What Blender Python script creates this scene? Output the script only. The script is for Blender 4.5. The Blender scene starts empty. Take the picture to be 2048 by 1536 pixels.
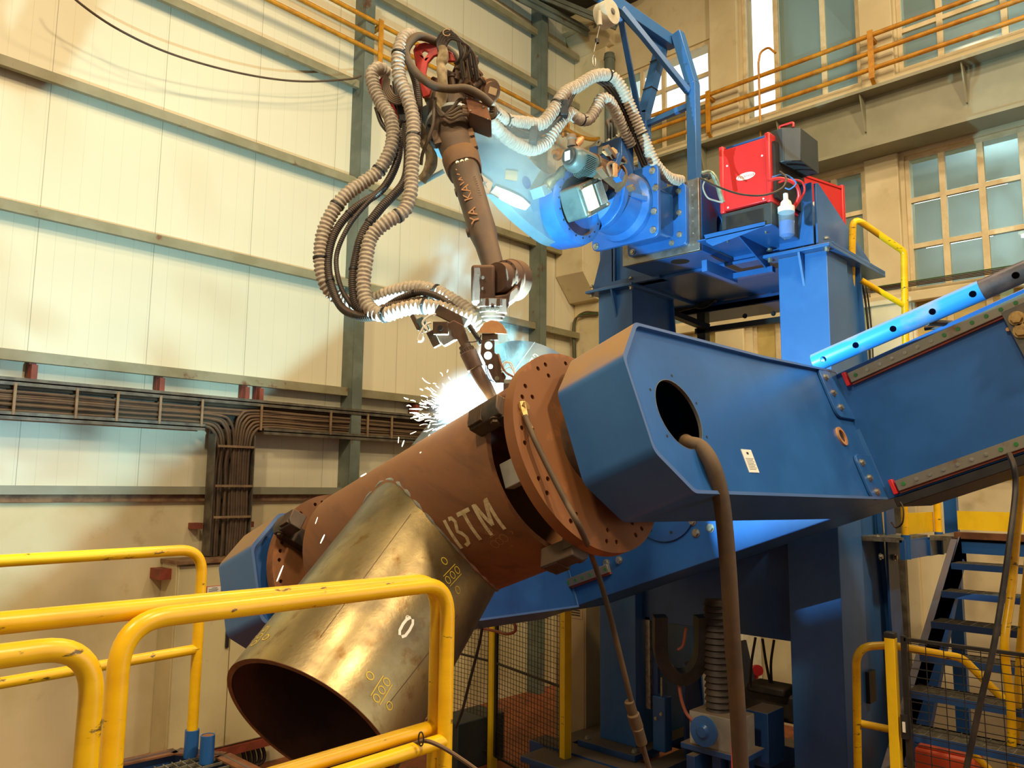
import bpy, bmesh, math, random
from mathutils import Vector as V, Matrix, geometry, noise
random.seed(11)
SC = bpy.context.scene
COL = SC.collection
R = math.radians
# ---------------------------------------------------------------- camera numbers (also used to turn a pixel into a point on a known plane)
F = 1580.0
def _cam():
    p, ya, r = R(7.3), R(43.5), R(.63)
    fl = V((math.cos(ya), math.sin(ya), 0)); rt = V((math.sin(ya), -math.cos(ya), 0)); up = V((0, 0, 1))
    f = fl*math.cos(p)+up*math.sin(p); u = up*math.cos(p)-fl*math.sin(p)
    return rt*math.cos(r)+u*math.sin(r), u*math.cos(r)-rt*math.sin(r), f
CR, CU, CF = _cam()
CP = V((0, 0, 3.0))
def ray(x, y): return CF+CR*((x-1024)/F)+CU*((768-y)/F)
def atX(x, y, X): d = ray(x, y); return CP+d*((X-CP.x)/d.x)
def atY(x, y, Y): d = ray(x, y); return CP+d*((Y-CP.y)/d.y)
def atZ(x, y, Z): d = ray(x, y); return CP+d*((Z-CP.z)/d.z)
def atD(x, y, D): return CP+ray(x, y)*D
# machine frame: X along the arms, a along the tilted beam, b across it
TAU = R(20.3)
UU = V((0, -math.cos(TAU), math.sin(TAU))); WW = V((0, math.sin(TAU), math.cos(TAU))); XX = V((1, 0, 0)); ZZ = V((0, 0, 1))
OO = V((0, 3.0, 3.0))
def T(X, a, b): return OO+XX*X+UU*a+WW*b
def atA(x, y, a): d = ray(x, y); return CP+d*((a-(CP-OO).dot(UU))/d.dot(UU))
# ---------------------------------------------------------------- mesh collector
def frame(n):
    n = n.normalized(); t = V((0, 0, 1)) if abs(n.z) < .9 else V((1, 0, 0))
    a = n.cross(t).normalized(); return a, n.cross(a).normalized()
def smooth_path(pts, n=10):
    P = [V(p) for p in pts]
    if len(P) < 3: return P
    out = []
    for i in range(len(P)-1):
        p0 = P[i-1] if i else P[0]*2-P[1]; p1 = P[i]; p2 = P[i+1]; p3 = P[i+2] if i+2 < len(P) else P[-1]*2-P[-2]
        for k in range(n):
            t = k/n; out.append(.5*((2*p1)+(p2-p0)*t+(2*p0-5*p1+4*p2-p3)*t*t+(3*p1-p0-3*p2+p3)*t**3))
    out.append(P[-1]); return out
def resample(P, step):
    out = [P[0].copy()]; acc = 0.
    for a, b in zip(P, P[1:]):
        L = (b-a).length
        if L < 1e-9: continue
        d = step-acc
        while d <= L: out.append(a.lerp(b, d/L)); d += step
        acc = L-(d-step)
    out.append(P[-1].copy()); return out
def fillet(pts, r, n=8):
    P = [V(p) for p in pts]; out = [P[0]]
    for i in range(1, len(P)-1):
        a, b, c = P[i-1], P[i], P[i+1]; d1 = (a-b).normalized(); d2 = (c-b).normalized()
        ang = d1.angle(d2); k = min(r/math.tan(ang/2), (a-b).length*.49, (c-b).length*.49)
        s, e = b+d1*k, b+d2*k
        for j in range(n+1):
            t = j/n; out.append(s*(1-t)**2+b*2*t*(1-t)+e*t*t)
    out.append(P[-1]); return out
class G:
    def __init__(s): s.v = []; s.f = []
    def add(s, vs, fs):
        o = len(s.v); s.v += [V(v) for v in vs]; s.f += [tuple(o+i for i in f) for f in fs]; return s
    def hexa(s, c8): return s.add(c8, [(0, 3, 2, 1), (4, 5, 6, 7), (0, 1, 5, 4), (1, 2, 6, 5), (2, 3, 7, 6), (3, 0, 4, 7)])
    def bx(s, x0, x1, y0, y1, z0, z1):
        return s.hexa([(x0, y0, z0), (x1, y0, z0), (x1, y1, z0), (x0, y1, z0), (x0, y0, z1), (x1, y0, z1), (x1, y1, z1), (x0, y1, z1)])
    def obox(s, c, ex, ey, ez):    # half-extent vectors
        c = V(c); return s.hexa([c-ex-ey-ez, c+ex-ey-ez, c+ex+ey-ez, c-ex+ey-ez, c-ex-ey+ez, c+ex-ey+ez, c+ex+ey+ez, c-ex+ey+ez])
    def bar(s, p0, p1, w, h, side=None):   # rectangular bar
        p0 = V(p0); p1 = V(p1); d = (p1-p0); n = d.normalized()
        a = (V(side)-n*n.dot(V(side))).normalized() if side is not None else frame(n)[0]
        b = n.cross(a); return s.obox((p0+p1)/2, d/2, a*w/2, b*h/2)
    def ubox(s, X0, X1, a0, a1, b0, b1):
        return s.hexa([T(X0, a0, b0), T(X1, a0, b0), T(X1, a1, b0), T(X0, a1, b0), T(X0, a0, b1), T(X1, a0, b1), T(X1, a1, b1), T(X0, a1, b1)])
    def prism(s, pts, ext, holes=()):
        pts = [V(p) for p in pts]; ext = V(ext); loops = [pts]+[[V(p) for p in h] for h in holes]
        flat = [p for l in loops for p in l]; o = len(s.v); n = len(flat)
        s.v += flat+[p+ext for p in flat]
        if holes:
            tr = geometry.tessellate_polygon(loops)
            for t in tr: s.f += [(o+t[0], o+t[1], o+t[2]), (o+n+t[2], o+n+t[1], o+n+t[0])]
        else: s.f += [tuple(o+i for i in range(n)), tuple(o+n+i for i in reversed(range(n)))]
        k = 0
        for l in loops:
            m = len(l)
            for i in range(m):
                a, b = o+k+i, o+k+(i+1) % m; s.f.append((a, b, b+n, a+n))
            k += m
        return s
    def loft(s, rings, cap=True, closed=False):
        m = len(rings[0]); o = len(s.v)
        for r in rings: s.v += [V(p) for p in r]
        k = len(rings)
        for i in range(k if closed else k-1):
            j = (i+1) % k
            for q in range(m): a, b = q, (q+1) % m; s.f.append((o+i*m+a, o+i*m+b, o+j*m+b, o+j*m+a))
        if cap and not closed: s.f += [tuple(o+q for q in reversed(range(m))), tuple(o+(k-1)*m+q for q in range(m))]
        return s
    def cyl(s, p0, p1, r0, r1=None, seg=24, cap=True):
        p0, p1 = V(p0), V(p1); r1 = r0 if r1 is None else r1; a, b = frame(p1-p0)
        cs = [(math.cos(2*math.pi*i/seg), math.sin(2*math.pi*i/seg)) for i in range(seg)]
        return s.loft([[p0+(a*c+b*q)*r0 for c, q in cs], [p1+(a*c+b*q)*r1 for c, q in cs]], cap)
    def lathe(s, p, ax, prof, seg=32, closed=False):   # prof: (along, radius)
        p = V(p); ax = V(ax).normalized(); a, b = frame(ax)
        cs = [(math.cos(2*math.pi*i/seg), math.sin(2*math.pi*i/seg)) for i in range(seg)]
        return s.loft([[p+ax*t+(a*c+b*q)*r for c, q in cs] for t, r in prof], not closed, closed)
    def ring(s, p0, p1, ro, ri, seg=48):
        L = (V(p1)-V(p0)).length; return s.lathe(p0, V(p1)-V(p0), [(0, ri), (0, ro), (L, ro), (L, ri)], seg, True)
    def sweep(s, pts, r, seg=10, rf=None, cap=True, tw=0):
        P = [V(p) for p in pts]; n = len(P); t = [(P[min(i+1, n-1)]-P[max(i-1, 0)]).normalized() for i in range(n)]
        a, _ = frame(t[0]); rings = []; L = 0
        for i in range(n):
            if i: L += (P[i]-P[i-1]).length
            a = (a-t[i]*a.dot(t[i])).normalized(); b = t[i].cross(a); rr = rf(L, i) if rf else r
            rings.append([P[i]+(a*math.cos(2*math.pi*k/seg)+b*math.sin(2*math.pi*k/seg))*(rr[k] if isinstance(rr, list) else rr) for k in range(seg)])
        return s.loft(rings, cap)
    def bolt(s, p, n, r=.012, h=.012, wash=True):
        p = V(p); n = V(n).normalized()
        if wash: s.cyl(p-n*.002, p+n*h*.25, r*1.35, seg=14)
        s.cyl(p+n*h*.1, p+n*h, r, r*.96, 6); return s
    def make(s, name, m, parent=None, bevel=0, ang=35, kind=None, label=None, cat=None, group=None, seg=2, flat=False):
        if not s.v: return None
        xs = [v.x for v in s.v]; ys = [v.y for v in s.v]; zs = [v.z for v in s.v]
        o = V(((min(xs)+max(xs))/2, (min(ys)+max(ys))/2, min(zs)))
        me = bpy.data.meshes.new(name); me.from_pydata([v-o for v in s.v], [], s.f)
        bm = bmesh.new(); bm.from_mesh(me); bmesh.ops.recalc_face_normals(bm, faces=bm.faces); bm.to_mesh(me); bm.free()
        me.materials.append(m)
        if not flat:
            me.polygons.foreach_set('use_smooth', [True]*len(me.polygons))
            me.set_sharp_from_angle(angle=R(ang))
        ob = bpy.data.objects.new(name, me); COL.objects.link(ob); WL[ob.name] = o
        if parent is not None: ob.parent = parent; ob.location = o-WL[parent.name]
        else: ob.location = o
        if bevel:
            b = ob.modifiers.new('bevel', 'BEVEL'); b.width = bevel; b.segments = seg; b.limit_method = 'ANGLE'; b.angle_limit = R(35)
        tag(ob, label, cat, group, kind); return ob
WL = {}
def tag(o, label=None, cat=None, group=None, kind=None):
    if label: o['label'] = label
    if cat: o['category'] = cat
    if group: o['group'] = group
    if kind: o['kind'] = kind
    return o
def thing(name, label, cat, loc, group=None):
    o = bpy.data.objects.new(name, None); COL.objects.link(o); o.location = loc; o.empty_display_size = .1; WL[o.name] = V(loc)
    return tag(o, label, cat, group)
def dup(o, delta, label=None, group=None, parent=None):
    c = o.copy(); COL.objects.link(c)
    if parent is None: c.location = o.location+V(delta); WL[c.name] = WL[o.name]+V(delta)
    else: c.parent = parent; WL[c.name] = WL[o.name]+V(delta)
    for ch in list(o.children): dup(ch, delta, parent=c)
    if label: c['label'] = label
    if group: c['group'] = group
    return c
def arc(c, ea, eb, r, t0, t1, n=12):
    return [V(c)+(ea*math.cos(t0+(t1-t0)*i/n)+eb*math.sin(t0+(t1-t0)*i/n))*r for i in range(n+1)]
def circ(c, ea, eb, r, n=32): return arc(c, ea, eb, r, 0, 2*math.pi*(n-1)/n, n-1)
def strokes(paths, w, mapf, lift=.0012, n=1):
    """ribbons of width w laid on a surface; mapf(u,v,h) gives the point at height h over the surface"""
    g = G()
    for P in paths:
        Q = []
        for (a, b) in zip(P, P[1:]):
            k = max(1, int(math.hypot(b[0]-a[0], b[1]-a[1])/(w*1.5)))
            Q += [(a[0]+(b[0]-a[0])*i/k, a[1]+(b[1]-a[1])*i/k) for i in range(k)]
        Q.append(P[-1]); L = []; Rr = []
        for i, q in enumerate(Q):
            p, nx = Q[max(i-1, 0)], Q[min(i+1, len(Q)-1)]; dx, dy = nx[0]-p[0], nx[1]-p[1]; l = math.hypot(dx, dy) or 1
            dx, dy = dx/l, dy/l; L.append((q[0]-dy*w/2, q[1]+dx*w/2)); Rr.append((q[0]+dy*w/2, q[1]-dx*w/2))
        o = len(g.v); g.v += [mapf(u, v, lift) for u, v in L]+[mapf(u, v, lift) for u, v in Rr]; m = len(Q)
        g.f += [(o+i, o+i+1, o+m+i+1, o+m+i) for i in range(m-1)]
    return g
def text(body, size, mapf, lift=.0012, shear=0, bold=0, xscale=1):
    cu = bpy.data.curves.new('t', 'FONT'); cu.body = body; cu.size = size; cu.align_x = 'CENTER'; cu.align_y = 'CENTER'; cu.shear = shear; cu.offset = bold; cu.resolution_u = 3; cu.fill_mode = 'FRONT'
    ob = bpy.data.objects.new('t', cu); COL.objects.link(ob); dg = bpy.context.evaluated_depsgraph_get(); me = bpy.data.meshes.new_from_object(ob.evaluated_get(dg))
    g = G(); g.v = [mapf(v.co.x*xscale, v.co.y, lift) for v in me.vertices]; g.f = [tuple(p.vertices) for p in me.polygons]
    bpy.data.objects.remove(ob); bpy.data.meshes.remove(me); bpy.data.curves.remove(cu); return g
def planef(c, eu, ev, n=None):
    c = V(c); n = V(n).normalized() if n is not None else eu.cross(ev).normalized()
    return lambda u, v, h: c+eu*u+ev*v+n*h
# ---------------------------------------------------------------- materials
def lin(h):
    c = [int(h[i:i+2], 16)/255 for i in (0, 2, 4)]; return tuple((x/12.92 if x <= .04045 else ((x+.055)/1.055)**2.4) for x in c)+(1,)
def mat(name, col, rough=.5, metal=0, col2=None, scale=3, lo=.42, hi=.6, stretch=(1, 1, 1), dust=None, dlo=.25, dhi=.75, bump=0, bscale=60, rvar=0, coat=0, col3=None, s3=14, lo3=.55, hi3=.62, rot=None, spec=.5, detail=6):
    m = bpy.data.materials.new(name); m.use_nodes = True; nt = m.node_tree; N = nt.nodes; L = nt.links; b = N['Principled BSDF']
    b.inputs['Roughness'].default_value = rough; b.inputs['Metallic'].default_value = metal; b.inputs['Coat Weight'].default_value = coat; b.inputs['Specular IOR Level'].default_value = spec
    geo = N.new('ShaderNodeNewGeometry'); cur = None
    def vec(st, rt=None):
        mp = N.new('ShaderNodeMapping'); mp.inputs['Scale'].default_value = st
        if rt: mp.inputs['Rotation'].default_value = rt; mp.vector_type = 'TEXTURE'; mp.inputs['Scale'].default_value = tuple(1/x for x in st)
        L.new(geo.outputs['Position'], mp.inputs['Vector']); return mp.outputs[0]
    def nz(sc, v, d=detail):
        n = N.new('ShaderNodeTexNoise'); n.inputs['Scale'].default_value = sc; n.inputs['Detail'].default_value = d; n.inputs['Roughness'].default_value = .6; L.new(v, n.inputs['Vector']); return n.outputs['Fac']
    def mr(x, a, c, t0=0., t1=1.):
        q = N.new('ShaderNodeMapRange'); q.inputs[1].default_value = a; q.inputs[2].default_value = c; q.inputs[3].default_value = t0; q.inputs[4].default_value = t1; L.new(x, q.inputs[0]); return q.outputs[0]
    def mix(f, a, c):
        q = N.new('ShaderNodeMix'); q.data_type = 'RGBA'; L.new(f, q.inputs[0])
        if isinstance(a, tuple): q.inputs[6].default_value = a
        else: L.new(a, q.inputs[6])
        if isinstance(c, tuple): q.inputs[7].default_value = c
        else: L.new(c, q.inputs[7])
        return q.outputs[2]
    cur = lin(col) if isinstance(col, str) else col
    v = vec(stretch, rot)
    if col2: nf = mr(nz(scale, v), lo, hi); cur = mix(nf, cur, lin(col2))
    if col3: cur = mix(mr(nz(s3, v), lo3, hi3), cur, lin(col3))
    if dust:
        sx = N.new('ShaderNodeSeparateXYZ'); L.new(geo.outputs['Normal'], sx.inputs[0])
        d = mr(sx.outputs[2], dlo, dhi); n2 = mr(nz(6, vec((1, 1, 1))), .25, .6, .75, 1.)
        mm = N.new('ShaderNodeMath'); mm.operation = 'MULTIPLY'; L.new(d, mm.inputs[0]); L.new(n2, mm.inputs[1]); cur = mix(mm.outputs[0], cur, lin(dust))
        L.new(mr(mm.outputs[0], 0, 1, rough, max(rough, .8)), b.inputs['Roughness'])
        if metal: L.new(mr(mm.outputs[0], 0, 1, metal, .05), b.inputs['Metallic'])
    elif rvar: L.new(mr(nz(scale*2, v), .3, .7, rough-rvar, rough+rvar), b.inputs['Roughness'])
    if isinstance(cur, tuple): b.inputs['Base Color'].default_value = cur
    else: L.new(cur, b.inputs['Base Color'])
    if bump:
        bn = N.new('ShaderNodeBump'); bn.inputs['Strength'].default_value = bump; bn.inputs['Distance'].default_value = .004; L.new(nz(bscale, v), bn.inputs['Height']); L.new(bn.outputs[0], b.inputs['Normal'])
    return m
def emis(name, col, st):
    m = bpy.data.materials.new(name); m.use_nodes = True; b = m.node_tree.nodes['Principled BSDF']; b.inputs['Base Color'].default_value = (0, 0, 0, 1)
    b.inputs['Emission Color'].default_value = lin(col); b.inputs['Emission Strength'].default_value = st; return m
DUST = '8a6238'
M = dict(
 blue=mat('blue_paint', '3267a3', .36, col2='2b5f9b', scale=1.5, dust='a07b48', dlo=.3, dhi=.66, bump=.05, bscale=90),
 blue_clean=mat('blue_paint_clean', '295e9f', .34, col2='235592', scale=2, bump=.04, bscale=90),
 blue_dark=mat('blue_paint_old', '234e88', .4, col2='1c4175', scale=2, dust='6f5c44', dlo=.5, dhi=.9, bump=.05, bscale=90),
 casting=mat('blue_casting', '2a66aa', .36, col2='24599a', scale=4, dust='7d6a52', dlo=.35, dhi=.8, bump=.25, bscale=120),
 palearm=mat('haze_paled_blue_casting', '6f8f9c', .45, col2='627f8a', scale=3, dust='86795c', dlo=.3, dhi=.8, bump=.2, bscale=120),  # blue casting; arc light and smoke haze are put into the paler colour
 rust=mat('rusty_steel', '6f462a', .62, .15, col2='825431', scale=4, stretch=(1, .25, 1.6), rot=(TAU, 0, 0), lo=.35, hi=.7, col3='5f3c28', s3=9, lo3=.5, hi3=.72, dust='93602f', dlo=.1, dhi=1.0, bump=.12, bscale=160),
 rustdisc=mat('rusty_flange_steel', '845029', .62, .1, col2='714627', scale=2.2, lo=.35, hi=.7, col3='935a32', s3=5, dust='95642f', dlo=.2, dhi=1.0, bump=.08, bscale=150),
 girt=mat('tan_dusty_girt', '8f8768', .5, col2='807857', scale=3, dust='94804e', dlo=.3, dhi=.9, col3='6b4528', s3=5, lo3=.62, hi3=.7),
 tbrown=mat('torch_brown_metal', '6e5548', .5, .4, col2='5c463b', scale=9),
 rustcut=mat('torch_cut_edge', '8a5a38', .6, .2, col2='6e452b', scale=9, bump=.3, bscale=40),
 brass=mat('ground_bright_steel', 'b09a68', .38, .85, col2='75664c', scale=1.9, lo=.38, hi=.62, col3='7a5424', s3=9, lo3=.56, hi3=.74, stretch=(1.0, 1.5, 1.0), bump=.2, bscale=45, rvar=.1, detail=12),
 mill=mat('mill_scale_steel', '4c4e50', .5, .55, col2='5d5a52', scale=3, col3='6b563f', s3=5, lo3=.6, hi3=.8, bump=.06),
 inside=mat('pipe_inside', '5a3a28', .8, 0, col2='40291d', scale=3, bump=.2, bscale=60),
 zinc=mat('zinc_bolt', 'b9b3a4', .38, .8, col2='98927f', scale=30),
 goldbolt=mat('yellow_zinc_bolt', 'b3925a', .4, .75, col2='96774a', scale=30),
 steel=mat('machined_steel', '9c9a94', .38, .8, col2='83786a', scale=6, rvar=0, bump=.04),
 rail=mat('guide_rail_steel', '8f8877', .42, .6, col2='7d5f45', scale=8, lo=.55, hi=.75),
 darksteel=mat('dusty_dark_steel', '42352c', .6, .35, col2='5a4432', scale=8, dust='705438', dlo=.3, dhi=.9, bump=.15),
 jaw=mat('jaw_steel', '4a4038', .55, .4, col2='3a332e', scale=9, dust='8a6540', dlo=.2, dhi=.9),
 bdust=mat('brown_dust_over_grey', '74563c', .68, .05, col2='5f4733', scale=6, dust='8c653c', dlo=.1, dhi=.8, bump=.15, bscale=120),
 bdustd=mat('dark_dusty_casting', '4a4038', .55, .15, col2='5d4a3a', scale=5, dust='7a5a3a', dlo=.2, dhi=.9, bump=.15, bscale=120),
 wrist=mat('brown_dusty_wrist', '5a3f2d', .62, .08, col2='4c3628', scale=7, dust='7d5630', dlo=.2, dhi=.9, bump=.12, bscale=140),
 grey=mat('grey_flange', '9aa09c', .45, .2, col2='7e817a', scale=5, dust='8b7150', dlo=.5, dhi=1),
 motor=mat('grey_green_motor', '5d6f6c', .42, .3, col2='4f5f5c', scale=8, dust='76573a', dlo=.35, dhi=.75, bump=.1),
 red=mat('red_plastic', 'c23a30', .45, col2='a83128', scale=7, dust='a5523a', dlo=.4, dhi=1),
 redbox=mat('red_painted_case', 'd32c2c', .38, col2='c82828', scale=3),
 redrust=mat('red_oxide_paint', '8c3d28', .6, col2='70351f', scale=6),
 yellow=mat('yellow_paint', 'f2bd0c', .32, col2='e8b008', scale=5, col3='6b5420', s3=11, lo3=.62, hi3=.66, stretch=(1, 1, 3), bump=.06, bscale=50),
 yellow2=mat('yellow_paint_square', 'eec312', .4, col2='e2b60e', scale=4),
 ochre=mat('ochre_gas_pipe_paint', 'c98a1c', .45, col2='b0741a', scale=9, dust='8a6428', dlo=.4, dhi=1),
 black=mat('black_steel', '191817', .5, col2='262320', scale=9),
 rubber=mat('black_rubber', '1b1918', .55, col2='332b24', scale=10, dust='5a4632', dlo=.2, dhi=.9),
 conduit=mat('black_conduit', '2a241f', .42, col2='3b2f25', scale=10, dust='6b4f36', dlo=.1, dhi=.9),
 bhose=mat('brown_dusty_hose', '4a3b2c', .6, col2='57452f', scale=8, dust='6d5435', dlo=.0, dhi=.9, bump=.1),
 fabric=mat('grey_fabric_hose', 'bdb2a0', .7, col2='97897a', scale=45, lo=.3, hi=.7, dust='c4aa80', dlo=.3, dhi=1.0, bump=.3, bscale=300),
 cable=mat('brown_dusty_cable', '57432f', .6, col2='453527', scale=6, dust='7b5c3c', dlo=.1, dhi=.9),
 tray=mat('galvanised_tray', '6a6252', .5, .3, col2='4e463a', scale=7, dust='7c6346', dlo=.3, dhi=.9),
 strap=mat('tan_strap', '8a7152', .6, col2='775f44', scale=9),
 cream=mat('cream_cabinet_paint', 'cdbf90', .45, col2='c3b486', scale=1.5, col3='a89768', s3=5, lo3=.62, hi3=.8),
 tan=mat('tan_cabinet_paint', 'b79d74', .5, col2='ab9068', scale=1.5),
 white=mat('white_label', 'e6e2d4', .5), ink=mat('black_ink', '26221f', .6), redink=mat('red_ink', 'b8382e', .5),
 chalk=mat('yellow_paint_marker', 'd8b83a', .6), wpaint=mat('white_stencil_paint', 'c9b790', .7, col2='a3855a', scale=40, lo=.45, hi=.7),
 wpaint2=mat('white_paint', 'e9e4d6', .6), pale=mat('pale_marking', 'a3734a', .7), chalk2=mat('pale_chalk', 'c4bd84', .7),
 green=mat('green_cap', '2f7d36', .5, col2='266a2e', scale=20), drum=mat('cream_drum_paint', 'c9c3ae', .4, col2='b9af95', scale=6),
 rope=mat('steel_rope', 'b9b4a6', .4, .6), bluetube=mat('hand_brushed_blue_tube', '2a86d6', .34, col2='6f87a8', scale=5, lo=.5, hi=.62, stretch=(1, .6, 1), dust='8d8a92', dlo=.45, dhi=.95),
 oldtube=mat('bare_brown_tube', '5a4844', .45, .3, col2='3f3634', scale=8), copper=mat('copper_shield', 'd9a06a', .4, .35, col2='c98c58', scale=9),
 orange=mat('orange_plastic', 'd9532a', .45), pink=mat('pink_wire', 'c8484a', .5), brownhose=mat('red_brown_air_hose', '8a4530', .5), cloth=mat('dusty_cloth_wrap', 'a89470', .85, col2='7d6a4c', scale=14, bump=.4, bscale=40),
 tape=mat('silver_wrap', '9aa590', .4, .5, col2='7c8876', scale=20, bump=.6, bscale=50), palebox=mat('pale_gearbox', '9a958a', .5, col2='8a8478', scale=5, dust='6d5a45', dlo=.3, dhi=.9),
 grate=mat('galvanised_grating', '8c8574', .5, .5, col2='6e6350', scale=20), wood=mat('tan_sheet', 'c9a878', .7), darkgrey=mat('dark_grey_plastic', '33393a', .5, col2='2b3032', scale=4),
 greencable=mat('green_cable', '3d5a2a', .5), bluew=mat('blue_wire', '3f78b8', .4), greysteel=mat('grey_green_structural_paint', '6c7468', .45, col2='5c6458', scale=3, dust='7c7452', dlo=.3, dhi=.9, col3='5f3f28', s3=4, lo3=.62, hi3=.7),
 ochre_rust=mat('rusty_beam_edge', '8a6a48', .7, col2='6b4a30', scale=9),
)
# ================================================================ THE HALL
def nmat(name, build):
    m = bpy.data.materials.new(name); m.use_nodes = True; build(m.node_tree, m.node_tree.nodes, m.node_tree.links, m.node_tree.nodes['Principled BSDF']); return m
def panel_nodes(nt, N, L, b):
    geo = N.new('ShaderNodeNewGeometry'); sx = N.new('ShaderNodeSeparateXYZ'); L.new(geo.outputs['Position'], sx.inputs[0])
    def math_(op, a, c=None, d=None):
        q = N.new('ShaderNodeMath'); q.operation = op
        for i, x in enumerate((a, c, d)):
            if x is None: continue
            if isinstance(x, (int, float)): q.inputs[i].default_value = x
            else: L.new(x, q.inputs[i])
        return q.outputs[0]
    j = math_('LESS_THAN', math_('PINGPONG', sx.outputs[0], .53), .0035)
    k = math_('LESS_THAN', math_('PINGPONG', math_('ADD', sx.outputs[0], .03), .0885), .0022)
    ns = N.new('ShaderNodeTexNoise'); ns.inputs['Scale'].default_value = 1.2; ns.inputs['Detail'].default_value = 5; L.new(geo.outputs['Position'], ns.inputs['Vector'])
    mx = N.new('ShaderNodeMix'); mx.data_type = 'RGBA'; L.new(ns.outputs[0], mx.inputs[0]); mx.inputs[6].default_value = lin('dcd3b4'); mx.inputs[7].default_value = lin('d3c9a8')
    m2 = N.new('ShaderNodeMix'); m2.data_type = 'RGBA'; L.new(math_('MULTIPLY', k, .22), m2.inputs[0]); L.new(mx.outputs[2], m2.inputs[6]); m2.inputs[7].default_value = lin('8a8064')
    m3 = N.new('ShaderNodeMix'); m3.data_type = 'RGBA'; L.new(math_('MULTIPLY', j, .6), m3.inputs[0]); L.new(m2.outputs[2], m3.inputs[6]); m3.inputs[7].default_value = lin('6e6448')
    L.new(m3.outputs[2], b.inputs['Base Color']); b.inputs['Roughness'].default_value = .42
M['panel'] = nmat('cream_cladding_panels', panel_nodes)
M['conc'] = mat('stained_painted_concrete', 'd6c69c', .75, col2='c9b888', scale=1.3, col3='8f7a50', s3=2.2, lo3=.62, hi3=.85, bump=.25, bscale=18)
M['plaster'] = mat('old_cream_plaster', 'd8c8a0', .7, col2='cbb98f', scale=1.1, col3='a8925f', s3=2.4, lo3=.6, hi3=.85, bump=.15, bscale=25)
M['frame'] = mat('cream_window_frame', 'dcc9a0', .55, col2='cdb88c', scale=6)
M['floor'] = mat('red_brown_floor', '9c5630', .55, col2='884a2a', scale=2, col3='6e4429', s3=6)
M['roof'] = mat('dark_roof_sheet', '2e2a24', .7, col2='3b352b', scale=3)
M['beam'] = mat('grey_beam_paint', '8f8b72', .5, col2='858168', scale=2, dust='8a7a58', dlo=.5, dhi=.9)
M['room'] = mat('adjoining_room_paint', 'a9bcc0', .7, col2='9db0b4', scale=1)
M['ypanel'] = mat('yellowed_frosted_panel', 'cdb56c', .45, col2='bfa762', scale=3)
def glass_nodes(c, mixf, tr):
    def f(nt, N, L, b):
        b.inputs['Base Color'].default_value = lin(c); b.inputs['Roughness'].default_value = .12
        t = N.new('ShaderNodeBsdfTransparent'); t.inputs[0].default_value = lin(tr); ms = N.new('ShaderNodeMixShader'); ms.inputs[0].default_value = mixf
        L.new(t.outputs[0], ms.inputs[1]); L.new(b.outputs[0], ms.inputs[2]); L.new(ms.outputs[0], N['Material Output'].inputs[0])
    return f
M['glass'] = nmat('dusty_window_glass', glass_nodes('a3ada0', .32, 'e6f0ec'))
M['glassd'] = nmat('dirty_window_glass', glass_nodes('8a7f5a', .85, 'c8c0a0'))
S = 'structure'
G().bx(-7, 13, -9, 8.6, -.2, 0).make('floor', M['floor'], kind=S, label='red brown workshop floor')
G().bx(-7, 10.44, -9, 8.6, 10.9, 11).make('ceiling', M['roof'], kind=S)
G().bx(-7, 10.1, 8.1, 8.5, 0, 2.86).make('wall_left', M['conc'], kind=S, label='stained cream concrete lower wall')
G().bx(-7, 10.1, 8.12, 8.3, 2.86, 10.9).make('wall_left', M['panel'], kind=S, label='cream cladding panels with fine vertical joints')
G().bx(-7, 10.0, 8.02, 8.12, 2.87, 2.95).make('trim_1', M['beam'], kind=S)
G().bx(-7, 10.0, 8.06, 8.12, 2.80, 2.868).make('trim_2', M['ochre_rust'], kind=S)
n = 3
for z in (4.12, 5.46, 6.78, 8.06, 9.42, 10.3):
    G().bx(-7, 10.0, 7.98, 8.12, z+.025, z+.03).bx(-7, 10.0, 7.975, 7.98, z-.07, z+.03).bx(-7, 10.0, 7.98, 8.03, z-.07, z-.065).make('trim_%d' % n, M['girt'], kind=S, bevel=.004); n += 1
for x in (5.52, 8.92, 2.12-3.4):
    g = G().bx(x, x+.012, 7.9, 8.12, 0, 10.9).bx(x, x+.14, 7.88, 7.895, 0, 10.9).bx(x+.05, x+.06, 7.89, 8.12, 0, 10.9); g.make('trim_%d' % n, M['greysteel'], kind=S); n += 1
# right wall with window openings
def rect(Y0, Y1, z0, z1, X): return [(X, Y0, z0), (X, Y1, z0), (X, Y1, z1), (X, Y0, z1)]
ops_u = [(5.56, 7.24, 8.2, 9.72), (3.4, 5.04, 8.2, 10.3), (1.3, 2.94, 8.2, 10.3), (-.8, .84, 8.2, 10.3)]
ops_l = [(5.52, 7.1, 4.1, 7.1), (3.42, 5.0, 4.1, 7.1), (1.3, 2.94, 4.1, 7.1), (-.8, .84, 4.1, 7.1)]
G().prism(rect(-6, 8.3, 0, 10.9, 10.1), (.35, 0, 0), [rect(*o, 10.1) for o in ops_u+ops_l]).make('wall_right', M['plaster'], kind=S, label='old cream plastered wall with rows of windows')
for (a, b_) in ((2.97, 3.37), (5.08, 5.52), (.88, 1.26)):
    G().bx(10.02, 10.1, a, b_, 7.9, 10.9).make('trim_%d' % n, M['plaster'], kind=S, bevel=.01); n += 1
    G().bx(10.03, 10.1, a+.02, b_+.02, 0, 7.14).make('trim_%d' % n, M['plaster'], kind=S, bevel=.01); n += 1
G().bx(10.03, 10.101, -6, 7.4, 7.9, 8.16).make('trim_%d' % n, M['plaster'], kind=S, bevel=.01); n += 1
G().bx(10.0, 10.1, -6, 7.4, 5.24, 5.36).make('trim_%d' % n, M['plaster'], kind=S, bevel=.01); n += 1
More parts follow.
